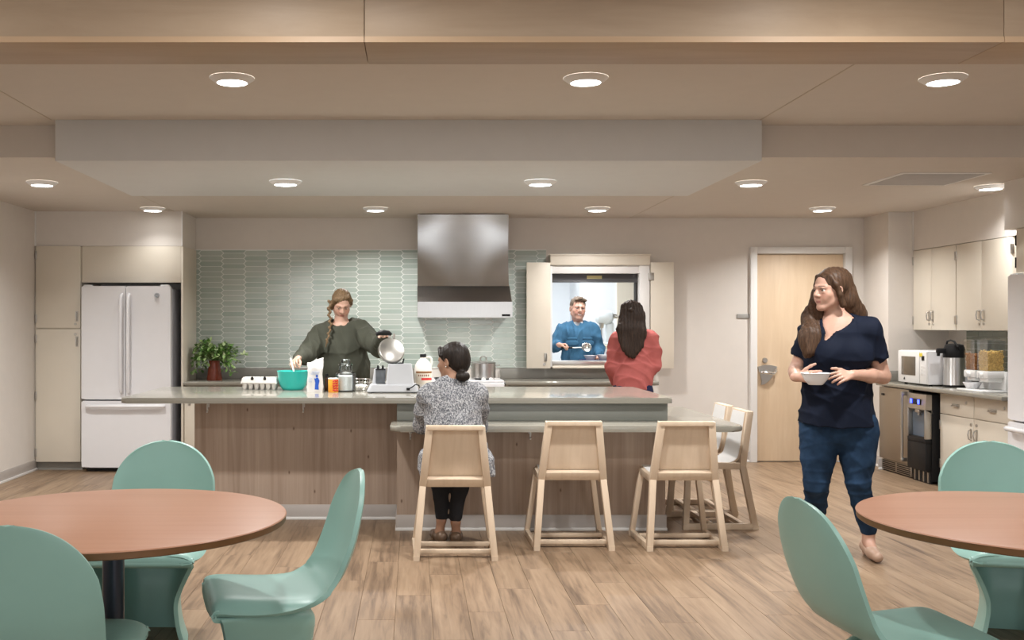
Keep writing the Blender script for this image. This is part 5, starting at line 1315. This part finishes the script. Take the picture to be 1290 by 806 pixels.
# ------------------------------------------------------------------ seated woman
SK2 = (.36, .20, .13)
def person_seated():
    root = empty('person', (.26, 6.5, 0), 'person in grey flecked cardigan seated on a maple chair, back to us', 'person')
    Hc = at(569.5, 454.5, 6.60); H = Head(Hc, (-.80, .58, -.10), sc=.98)
    nb = np.array(at(570, 483, 6.56)); shL, shR = np.array(at(539, 497, 6.60)), np.array(at(602, 497, 6.58))
    pel = np.array((.262, 6.55, .565)); che = np.array(at(570.5, 514, 6.57)); wai = np.array((.262, 6.555, .72))
    elL, elR = np.array(at(532, 535, 6.74)), np.array(at(603, 536, 6.78)); wrL, wrR = np.array((.20, 6.93, .785)), np.array((.36, 6.96, .785))
    knL, knR = np.array((.17, 6.93, .57)), np.array((.335, 6.93, .57)); anL, anR = np.array(at(556, 655, 6.74)), np.array(at(574, 657, 6.72))
    S = Sdf(); H.prims(S)
    S.cone(H.L(0, -.025, -.05), nb, .048, .052, .03); S.cone(shL, shR, .045, .045, .03)
    S.cone(che, wai, .12, .115, .05, ((0, 1, 0), .72)); S.cone(wai, pel, .12, .15, .05, ((0, 1, 0), .8))
    for s, e, w in ((shL, elL, wrL), (shR, elR, wrR)): S.cone(s, e, .042, .037, .02); S.cone(e, w, .035, .023, .02)
    for q, k_, a_ in ((-1, knL, anL), (1, knR, anR)):
        S.cone(pel+V3(q*.075, .03, -.0), k_, .078, .052, .03); S.cone(k_, a_, .05, .031, .02)
    for a_, dx in ((anL, -.035), (anR, .012)): S.chain([a_, a_+V3(dx*.3, .01, -.075), a_+V3(dx, .13, -.105)], [.031, .028, .022], .015)
    hand(S, wrL, (.75, .65, 0), (0, 0, 1), (0, 1, 0), (.35,)*4); hand(S, wrR, (-.8, .6, .02), (0, 0, 1), (0, 1, 0), (.3,)*4)
    body = S.build('body', m_skin, root, .0042, color=lambda P: H.color(P, SK2, lip=(.30, .10, .08), brow=(.02, .012, .01)))
    H.eyes(body)
    MB().ball(Vector(H.L(-.083, -.005, -.036))-root.location, .005, 10).build('earring', m_chrome, body, off=False)
    A = Sdf(); L = H.L
    A.ell(L(0, -.026, .032), (.083, .100, .090), H.R, .02); A.ell(L(0, -.06, -.02), (.068, .062, .07), H.R, .03)
    A.ell(L(0, .085, -.045), (.075, .078, .105), H.R, .012, 's')
    for q in (-1, 1): A.ell(L(q*.088, .0, -.02), (.02, .026, .034), H.R, .006, 's'); A.chain([L(q*.03, .065, .085), L(q*.076, .038, .04)], [.016, .012], .015)
    bn = np.array(at(583, 474, 6.50)); A.ell(bn, (.045, .04, .034), None, .022)
    A.build('hair', hair_mat('black_hair', (.008, .006, .005), (.028, .02, .016)), root, .004, strands(260, .0008, 1))
    G = Sdf()
    G.cone(shL+V3(.02, 0, .0), shR-V3(.02, 0, 0), .066, .066, .03, ((0, 1, 0), .85)); G.cone(nb+V3(-.055, .0, -.005), nb+V3(.05, 0, -.005), .050, .050, .03)
    G.cone(che+V3(-.0, 0, .02), che+V3(0, 0, -.08), .168, .165, .05, ((0, 1, 0), .70)); G.cone(che+V3(0, 0, -.08), wai, .165, .165, .05, ((0, 1, 0), .72)); G.cone(wai, pel+V3(0, 0, -.03), .165, .185, .05, ((0, 1, 0), .8))
    for s, e, w in ((shL, elL, wrL), (shR, elR, wrR)): G.chain([s, (s+e)/2, e, e+(w-e)*.93], [.068, .064, .056, .040], .035)
    # skirts of the cardigan hanging past the seat at both sides
    G.chain([pel+V3(.165, -.03, .10), pel+V3(.205, -.06, 0), pel+V3(.225, -.09, -.075)], [.05, .05, .042], .03, ((1, .2, 0), .55))
    G.chain([pel+V3(-.165, -.03, .08), pel+V3(-.205, -.06, 0), pel+V3(-.212, -.09, -.075)], [.05, .045, .034], .03, ((1, .2, 0), .5))
    G.cone(nb+V3(0, .02, .01), nb+V3(-.02, .05, .10), .056, .075, .006, None, 's'); G.plane((0, 0, .468), (0, 0, -1))
    m, t, b = nt('grey_flecked_knit')
    v = N(t, 'ShaderNodeTexVoronoi'); v.inputs['Scale'].default_value = 190; t.links.new(coords(t, (1, 1, .6)), v.inputs['Vector'])
    n2 = noise(t, coords(t), 260, 2); mx = N(t, 'ShaderNodeMath', operation='MULTIPLY_ADD'); t.links.new(v.outputs['Color'], mx.inputs[0]); mx.inputs[1].default_value = .6; ml = N(t, 'ShaderNodeMath', operation='MULTIPLY'); ml.inputs[1].default_value = .5; t.links.new(n2, ml.inputs[0]); t.links.new(ml.outputs[0], mx.inputs[2])
    t.links.new(ramp(t, mx.outputs[0], [(.36, (.11, .115, .13)), (.52, (.235, .24, .255)), (.70, (.46, .46, .47))]), b.inputs['Base Color']); b.inputs['Roughness'].default_value = .95; b.inputs['Specular IOR Level'].default_value = .1
    bump(t, b, v.outputs['Distance'], .8, .006)
    G.build('cardigan', m, root, .006, folds(.007, 11, (6, 10)))
    T = Sdf(); T.cone(pel+V3(-.06, 0, -.02), pel+V3(.06, 0, -.02), .12, .12, .04)
    for q, k_, a_ in ((-1, knL, anL), (1, knR, anR)): T.chain([pel+V3(q*.075, .03, -.01), k_, k_*.5+a_*.5+V3(0, -.012, 0), a_+V3(0, 0, .03)], [.095, .068, .056, .040], .03)
    T.plane((0, 0, .463), (0, 0, -1)) if False else None
    T.build('trousers', cloth('charcoal_trousers', (.025, .025, .028)), root, .007, folds(.003, 4))
    m_flat = M('bronze_leather', (.16, .105, .07), .35, metal=.25)
    for a_, dx in ((anL, -.035), (anR, .012)):
        B = Sdf(); z0 = .0
        B.chain([V3(a_[0], a_[1]-.01, .042), V3(a_[0]+dx*.5, a_[1]+.07, .036), V3(a_[0]+dx*1.3, a_[1]+.17, .028)], [.040, .040, .03], .02)
        B.cone(a_+V3(0, .03, .02), a_+V3(0, .05, -.05), .036, .033, .006, None, 's'); B.plane((0, 0, .002), (0, 0, -1)); B.build('shoe', m_flat, root, .005)
person_seated()

# ------------------------------------------------------------------ woman in coral sweater at the serving window
def person_coral():
    Y0 = 9.50; root = empty('person', (1.99, Y0, 0), 'person in coral sweater with long dark half-up hair at the serving window', 'person')
    Hc = at(795.5, 402, Y0); H = Head(Hc, (-.45, .89, -.02), sc=.97)
    nb = np.array(at(796, 421, Y0)); shL, shR = np.array(at(777.5, 428, Y0)), np.array(at(820, 426.5, Y0))
    che = np.array(at(798, 440, Y0)); wai = np.array(at(798, 470, Y0)); pel = np.array(at(797, 492, Y0))
    elL, elR = np.array(at(771.5, 462, Y0+.02)), np.array(at(824.5, 460, Y0+.02)); wrL, wrR = np.array(at(774, 481, Y0+.16)), np.array(at(815, 476, Y0+.2))
    S = Sdf(); H.prims(S); S.cone(H.L(0, -.025, -.05), nb, .048, .052, .03); S.cone(shL, shR, .045, .045, .03)
    S.cone(che, wai, .125, .12, .05, ((0, 1, 0), .72)); S.cone(wai, pel, .12, .14, .05, ((0, 1, 0), .75))
    for s, e, w in ((shL, elL, wrL), (shR, elR, wrR)): S.cone(s, e, .042, .037, .02); S.cone(e, w, .035, .023, .02)
    for q in (-1, 1):
        S.cone(pel+V3(q*.075, 0, -.05), V3(pel[0]+q*.08, Y0, .46), .08, .05, .03); S.cone(V3(pel[0]+q*.08, Y0, .46), V3(pel[0]+q*.08, Y0-.02, .09), .048, .034, .02); S.cone(V3(pel[0]+q*.08, Y0-.02, .05), V3(pel[0]+q*.09, Y0+.13, .03), .034, .027, .02)
    hand(S, wrL, (.2, .85, -.35), (-.9, .2, .3), (0, .3, 1), (.3,)*4); hand(S, wrR, (-.2, .85, -.3), (.9, .2, .3), (0, .3, 1), (.3,)*4)
    body = S.build('body', m_skin, root, .0045, color=lambda P: H.color(P, (.50, .30, .22), brow=(.03, .02, .015))); H.eyes(body)
    G = Sdf(); G.cone(shL+V3(.03, 0, 0), shR-V3(.03, 0, 0), .072, .072, .03, ((0, 1, 0), .85)); G.cone(nb+V3(-.05, 0, -.015), nb+V3(.05, 0, -.015), .05, .05, .04)
    G.cone(che+V3(0, 0, .02), wai, .172, .165, .05, ((0, 1, 0), .70)); G.cone(wai, pel+V3(0, 0, .05), .168, .172, .05, ((0, 1, 0), .76))
    for s, e, w in ((shL, elL, wrL), (shR, elR, wrR)): G.chain([s, (s+e)/2, e, e+(w-e)*.95], [.072, .068, .060, .044], .04)
    G.cone(nb+V3(0, .02, .02), nb+V3(0, .02, .1), .058, .07, .008, None, 's'); G.plane(pel+V3(0, 0, .015), (0, 0, -1))
    G.build('sweater', cloth('coral_knit', (.42, .115, .105), 500), root, .006, folds(.008, 9, (6, 10), zs=.35))
    T = Sdf(); T.cone(pel+V3(-.06, 0, -.0), pel+V3(.06, 0, -.0), .125, .125, .04, ((0, 1, 0), .9))
    for q in (-1, 1): T.chain([pel+V3(q*.075, 0, -.05), V3(pel[0]+q*.08, Y0, .46), V3(pel[0]+q*.08, Y0-.02, .1)], [.11, .068, .05], .03)
    T.build('trousers', cloth('navy_trousers', (.015, .018, .05)), root, .009)
    for q in (-1, 1):
        B = Sdf(); B.cone(V3(pel[0]+q*.08, Y0-.04, .042), V3(pel[0]+q*.09, Y0+.14, .034), .042, .033, .02); B.plane((0, 0, .002), (0, 0, -1)); B.build('shoe', m_black, root, .007)
    A = Sdf(); L = H.L
    A.ell(L(0, -.022, .034), (.083, .100, .088), H.R, .02); A.ell(L(0, .085, -.045), (.075, .08, .108), H.R, .012, 's')
    for q in (-1, 1): A.ell(L(q*.088, .0, -.02), (.02, .026, .034), H.R, .006, 's')
    yb = Y0-.10
    for x0, y0, x1, y1, x2, y2, r0, r1, r2 in ((787, 388, 784, 415, 785, 437, .04, .045, .022), (795, 386, 793, 416, 792, 446, .06, .055, .024), (803, 388, 804, 416, 803, 442, .045, .05, .022), (799, 392, 799, 425, 798, 449, .05, .05, .018), (808, 396, 808.5, 420, 808, 436, .025, .03, .014), (790, 395, 787, 425, 789, 441, .03, .035, .016)):
        A.chain([np.array(at(x0, y0, Y0-.05)), np.array(at(x1, y1, yb)), np.array(at(x2, y2, yb-.035))], [r0, r1, r2], .03, ((0, 1, 0), .6))
    A.chain([L(-.07, -.02, .05), np.array(at(795, 391, Y0-.095)), L(.07, -.03, .05)], [.014, .02, .014], .008)
    A.build('hair', hair_mat('dark_brown_hair', (.014, .009, .007), (.05, .03, .021)), root, .0045, strands(230, .0018, 2.2))
person_coral()

# ------------------------------------------------------------------ man in the serving kitchen
def person_server():
    Y0 = 11.42; root = empty('person', (1.79, Y0, 0), 'smiling person in blue denim shirt holding a ladle beyond the serving window', 'person')
    Hc = at(728, 388.5, Y0); H = Head(Hc, (.12, -.99, -.03), up=(.08, 0, 1), sc=1.08)
    nb = np.array(at(727.5, 408, Y0+.01)); shR, shL = np.array(at(708.5, 417, Y0)), np.array(at(746, 416, Y0))
    che = np.array(at(728, 428, Y0)); wai = np.array(at(729, 455, Y0)); pel = np.array(at(729, 475, Y0))
    elR, wrR = np.array(at(699, 436, Y0-.05)), np.array(at(704.5, 434.5, Y0-.27)); elL, wrL = np.array(at(753.5, 440, Y0-.02)), np.array(at(756, 449, Y0-.24))
    S = Sdf(); H.prims(S, True, lid=.007); S.cone(H.L(0, -.025, -.055), nb, .058, .062, .03); S.cone(shR, shL, .05, .05, .03)
    S.cone(che, wai, .14, .14, .05, ((0, 1, 0), .72)); S.cone(wai, pel, .14, .14, .05, ((0, 1, 0), .78))
    for s, e, w in ((shR, elR, wrR), (shL, elL, wrL)): S.cone(s, e, .048, .042, .02); S.cone(e, w, .04, .027, .02)
    for q in (-1, 1):
        S.cone(pel+V3(q*.08, 0, -.03), V3(pel[0]+q*.09, Y0, .5), .09, .056, .03); S.cone(V3(pel[0]+q*.09, Y0, .5), V3(pel[0]+q*.09, Y0+.02, .09), .054, .038, .02); S.cone(V3(pel[0]+q*.09, Y0+.02, .05), V3(pel[0]+q*.1, Y0-.15, .03), .038, .03, .02)
    hand(S, wrR, (.85, -.5, -.02), (.35, .25, .9), (.3, -.9, .2), (1.05, 1.1, 1.1, 1.1), tcurl=.9, thumb=(.75, .35, -.5)); hand(S, wrL, (-.55, -.75, -.1), (.3, 0, .9), (-.8, .4, 0), (.5,)*4)
    body = S.build('body', m_skin, root, .0045, color=lambda P: H.color(P, (.60, .34, .25), smile=True, cheek=.6, lip=(.42, .15, .12), brow=(.12, .07, .04))); H.eyes(body)
    A = Sdf(); L = H.L
    A.ell(L(0, -.022, .038), (.081*1.05, .100*1.05, .088*1.06), H.R, .02); A.ell(L(0, .095, -.065), (.075, .085, .125), H.R, .010, 's'); A.plane(L(0, 0, -.045), -H.u)
    for q in (-1, 1): A.ell(L(q*.088, .0, -.02), (.022, .026, .034), H.R, .006, 's')
    A.chain([L(.05, .066, .082), L(0, .078, .10), L(-.055, .06, .085)], [.014, .02, .016], .012)
    A.build('hair', hair_mat('grey_brown_hair', (.07, .045, .03), (.19, .135, .095)), root, .0045, strands(200, .002, 3))
    m_den = cloth('blue_denim', (.045, .125, .215), 600, var=.18)
    G = Sdf(); G.cone(shR+V3(.03, 0, 0), shL-V3(.03, 0, 0), .082, .082, .03, ((0, 1, 0), .85)); G.cone(nb+V3(-.055, 0, -.02), nb+V3(.055, 0, -.02), .055, .055, .04)
    G.cone(che+V3(0, 0, .02), wai, .185, .18, .05, ((0, 1, 0), .70)); G.cone(wai, pel+V3(0, 0, .0), .18, .185, .05, ((0, 1, 0), .75))
    for s, e, w in ((shR, elR, wrR), (shL, elL, wrL)): G.chain([s, (s+e)/2, e, e+(w-e)*.88], [.082, .076, .066, .050], .04)
    G.cone(nb+V3(0, -.04, -.045), nb+V3(0, -.05, .08), .028, .085, .008, None, 's')
    sh = G.build('denim_shirt', m_den, root, .006, folds(.011, 7, (7, 12)))
    for q in (-1, 1):
        K = Sdf(); K.cone(nb+V3(q*.062, .01, .022), nb+V3(q*.045, -.085, -.025), .016, .013, .01); K.cone(nb+V3(q*.06, -.04, .0), nb+V3(q*.058, -.105, -.052), .016, .009, .012); K.build('collar', m_den, sh, .005)
        c = che+V3(q*.085, -.138, -.005)
        Pk = Sdf(); Pk.cone(c+V3(-.042, 0, .02), c+V3(.042, 0, .02), .014, .014, .006, ((0, 1, 0), .5)); Pk.cone(c+V3(-.04, .0, -.03), c+V3(.04, .0, -.03), .032, .032, .006, ((0, 1, 0), .25)); Pk.build('pocket', m_den, sh, .005)
    U = Sdf(); U.cone(nb+V3(-.02, -.018, -.02), nb+V3(.02, -.018, -.02), .055, .055, .02); U.build('undershirt', cloth('grey_white_undershirt', (.55, .56, .58)), root, .006)
    T = Sdf(); T.cone(pel+V3(-.06, 0, -.02), pel+V3(.06, 0, -.02), .13, .13, .04, ((0, 1, 0), .9))
    for q in (-1, 1): T.chain([pel+V3(q*.08, 0, -.03), V3(pel[0]+q*.09, Y0, .5), V3(pel[0]+q*.09, Y0+.02, .1)], [.12, .075, .058], .03)
    T.build('trousers', cloth('dark_trousers', (.02, .022, .03)), root, .010)
    for q in (-1, 1):
        B = Sdf(); B.cone(V3(pel[0]+q*.09, Y0+.04, .045), V3(pel[0]+q*.1, Y0-.16, .036), .045, .036, .02); B.plane((0, 0, .002), (0, 0, -1)); B.build('shoe', m_black, root, .008)
    # ladle
    hp = Vector(wrR)+Vector((.075, -.055, -.028)); tip = at(739, 437.5, Y0-.36)
    ld_ = empty('ladle', tip, 'perforated steel ladle with black handle held by the man in denim', 'ladle')
    a = hp-tip; dirn = a.normalized()
    MB().tube([a+dirn*.06, a*.72], [.012, .010], 10).loc('handle', m_black, ld_)
    MB().tube([a*.73, a*.35, dirn*.05], [.0055, .005, .007], 8).loc('shaft', m_nickel, ld_)
    qq = Vector((0, 0, 1)).rotation_difference(Vector((0, -.85, .5)).normalized()).to_matrix()
    MB().lathe([(0, -.022), (.03, -.018), (.048, -.004), (.054, .004), (.051, .005), (.045, -.001), (.028, -.014), (0, -.017)], (0, 0, 0), 28, qq).loc('bowl', m_chrome, ld_)
person_server()

# ------------------------------------------------------------------ walking woman with a bowl
SK3 = (.56, .335, .25)
def person_walking():
    Y0 = 6.32; root = empty('person', (2.58, Y0, 0), 'person in navy v-neck and jeans walking, carrying a white bowl', 'person')
    Hc = at(1045, 365, Y0); H = Head(Hc, (-.93, -.36, -.06), sc=1.05)
    nb = np.array(at(1053, 404, Y0+.02)); shR, shL = np.array(at(1022, 421, Y0+.07)), np.array(at(1094, 416, Y0-.05))
    che = np.array(at(1056, 440, Y0+.01)); wai = np.array(at(1053, 482, Y0+.02)); pel = np.array(at(1055, 536, Y0+.03))
    elR, wrR = np.array(at(1003, 467, Y0+.10)), np.array(at(1004, 475, Y0-.12)); elL, wrL = np.array(at(1112, 474, Y0-.02)), np.array(at(1073, 472, Y0-.20))
    Bc = np.array(at(1027.5, 475, 6.07)); Bc[2] = EYE-(484.5-410)*6.07/F
    hipR, hipL = np.array(at(1033, 545, Y0+.05)), np.array(at(1080, 545, Y0)); knR, knL = np.array(at(1028, 610, Y0+.02)), np.array(at(1081, 608, Y0-.04))
    anR, anL = np.array(at(1027, 665, Y0+.26)), np.array(at(1094, 671, Y0-.0))
    S = Sdf(); H.prims(S); S.cone(H.L(0, -.02, -.055), nb, .052, .057, .03); S.cone(nb+V3(0, 0, -.0), shR, .045, .045, .04); S.cone(nb, shL, .045, .045, .04)
    S.cone(che+V3(0, -.0, .08), che+V3(0, 0, .02), .12, .15, .06, ((0, 1, 0), .70)); S.cone(che, wai, .16, .15, .05, ((0, 1, 0), .74)); S.cone(wai, pel, .15, .145, .05, ((0, 1, 0), .78))
    for dx in (-.085, .075): S.ell(che+V3(dx, -.085, -.03), (.082, .066, .078), None, .05)
    for s, e, w in ((shR, elR, wrR), (shL, elL, wrL)): S.chain([s, s*.5+e*.5, e], [.056, .052, .044], .02); S.chain([e, e*.6+w*.4, w], [.044, .042, .026], .02)
    for h_, k_, a_ in ((hipR, knR, anR), (hipL, knL, anL)): S.cone(h_, k_, .085, .055, .03); S.chain([k_, k_*.62+a_*.38, a_], [.056, .055, .034], .02)
    toL = np.array((anL[0]-.015, anL[1]-.15, .028)); S.chain([anL, anL+V3(.0, .0, -.05), toL*.5+anL*.5+V3(0, -.01, -.045), toL], [.035, .034, .030, .024], .02)
    toR = np.array((anR[0]-.01, anR[1]-.14, .028)); S.chain([anR, anR+V3(0, 0, -.05), toR], [.035, .032, .024], .02)
    # hands cupping the bowl
    hL_dir = (Bc+V3(.075, -.02, .04))-wrL
    hand(S, wrL, hL_dir+V3(-.02, -.02, 0), (.25, -.72, .62), (0, .45, .9), (.28, .30, .34, .40), tcurl=.35, thumb=(.75, .55, .05))
    hand(S, wrR, (.66, -.55, .05), (-.75, -.62, .15), (.1, .1, 1), (.50, .52, .55, .6), tcurl=.3, thumb=(.65, .65, .0))
    def colr(P):
        C = H.color(P, SK3, cheek=.4, lip=(.40, .14, .12), brow=(.07, .04, .025)); return C
    body = S.build('body', m_skin, root, .004, color=colr); H.eyes(body)
    bw3 = MB().lathe([(0, .004), (.036, .004), (.038, 0), (.043, .004), (.064, .03), (.082, .066), (.087, .068), (.082, .070), (.06, .03), (.04, .011), (0, .010)], (0, 0, 0), 40).loc('hand_bowl', m_white)
    bw3.location = Bc; tag(bw3, 'white bowl held in both hands by the walking woman', 'bowl')
    # v-neck tee
    G = Sdf(); G.cone(nb+V3(0, 0, -.02), shR, .060, .074, .04); G.cone(nb+V3(0, 0, -.02), shL, .060, .074, .04)
    G.cone(che+V3(0, 0, .07), che+V3(0, 0, -.02), .15, .19, .05, ((0, 1, 0), .70)); G.cone(che, wai, .195, .185, .05, ((0, 1, 0), .74)); G.cone(wai, pel+V3(0, 0, -.03), .19, .243, .05, ((0, 1, 0), .80))
    for dx in (-.085, .075): G.ell(che+V3(dx, -.10-.0, -.03), (.09, .075, .085), None, .05)
    for s, e in ((shR, elR), (shL, elL)): G.chain([s, s+(e-s)*.42], [.080, .074], .03); 
    for s, e in ((shR, elR), (shL, elL)): G.cone(s+(e-s)*.42, s+(e-s)*.52, .073, .073, .006)
    for s, e in ((shR, elR), (shL, elL)): G.cone(s+(e-s)*.64, s+(e-s)*.9, .064, .075, .004, None, 's')
    for k in range(11):        # v neckline
        q = k/10; c_ = np.array(at(1046.5, 427, Y0-.165))*(1-q)+(nb+V3(.0, -.135, .015))*q; w_ = .002+.076*q
        ax_ = nv(shL-shR); G.cone(c_-ax_*w_, c_+ax_*w_, .012, .012, .009, ((0, 1, 0), 9.), 's')
    G.cone(nb+V3(-.005, -.03, .015), nb+V3(-.005, -.03, .09), .074, .11, .006, None, 's')
    G.plane(np.array(at(1053, 533, Y0)), (0, .12, -1))
    G.build('navy_tee', cloth('navy_jersey', (.0055, .009, .021), 900, .15, .8), root, .0055, folds(.008, 15, (6, 10)))
    T = Sdf(); T.cone(hipR+V3(.02, 0, .04), hipL+V3(-.02, 0, .04), .142, .142, .05, ((0, 1, 0), .92)); T.cone((hipR+hipL)/2+V3(0, 0, -.01), (hipR+hipL)/2+V3(0, 0, -.075), .11, .055, .03); 
    T.chain([hipR, hipR*.5+knR*.5, knR, knR*.6+anR*.4, anR+V3(0, 0, .02)], [.126, .102, .074, .066, .052], .012); T.chain([hipL, hipL*.5+knL*.5, knL, knL*.62+anL*.38, anL+V3(0, 0, .025)], [.128, .102, .074, .066, .050], .012)
    m_jean = cloth('indigo_denim', (.015, .036, .075), 700, .3, .85, var=.4)
    T.build('jeans', m_jean, root, .006, folds(.0055, 19, (9, 14), zs=2.6))
    m_pump = M('blush_leather', (.46, .31, .23), .35, var=.03)
    for a_, to in ((anL, toL), (anR, toR)):
        B = Sdf(); B.chain([a_+V3(0, .045, -.085), (a_+to)/2+V3(0, .0, -.045), to+V3(0, -.01, .008)], [.035, .036, .031], .02); B.ell(a_+V3(0, -.03, -.04), (.033, .07, .035), None, .008, 's')
        B.cone(a_+V3(0, .055, -.09), V3(a_[0], a_[1]+.05, .0), .018, .014, .01); B.plane((0, 0, .002), (0, 0, -1)); B.build('shoe', m_pump, root, .005)
    # long straight hair
    A = Sdf(); L = H.L
    A.ell(L(0, -.022, .036), (.083*1.05, .102*1.05, .090*1.05), H.R, .02)
    A.ell(L(0, .096, -.035), (.068, .088, .122), H.R, .012, 's'); A.ell(L(-.0, .105, .04), (.05, .05, .05), H.R, .012, 's')
    def hc(*pr): return [np.array(at(x, y, Y0+dy)) for x, y, dy in pr]
    # curtain at the front-left, over her right shoulder
    A.chain(hc((1045, 346, .06), (1033, 372, .10), (1025, 400, .06), (1020, 425, -.03), (1016, 446, -.06)), [.025, .034, .048, .050, .024], .04, ((0, 1, 0), .5))
    A.chain(hc((1048, 350, .07), (1037, 378, .13), (1028, 405, .06), (1026, 428, -.06), (1023, 442, -.085)), [.025, .04, .05, .04, .018], .04, ((0, 1, 0), .5))
    # behind her left side
    A.chain(hc((1060, 350, .04), (1066, 372, .05), (1074, 394, .06), (1081, 412, .11)), [.055, .052, .05, .04], .04, ((0, 1, 0), .6))
    A.chain(hc((1062, 355, .03), (1070, 378, .0), (1080, 395, .03), (1086, 404, .09)), [.034, .036, .034, .022], .04, ((0, 1, 0), .6))
    A.chain([L(-.052, .040, .080), L(-.078, .022, .03), L(-.084, .004, -.03), L(-.084, -.015, -.09)], [.012, .014, .016, .02], .015)
    A.chain([L(.052, .040, .080), L(.078, .022, .03), L(.088, .01, -.04)], [.012, .014, .018], .015)
    A.build('hair', hair_mat('chestnut_hair', (.035, .019, .011), (.105, .058, .034)), root, .0045, strands(240, .0010, .6))
person_walking()
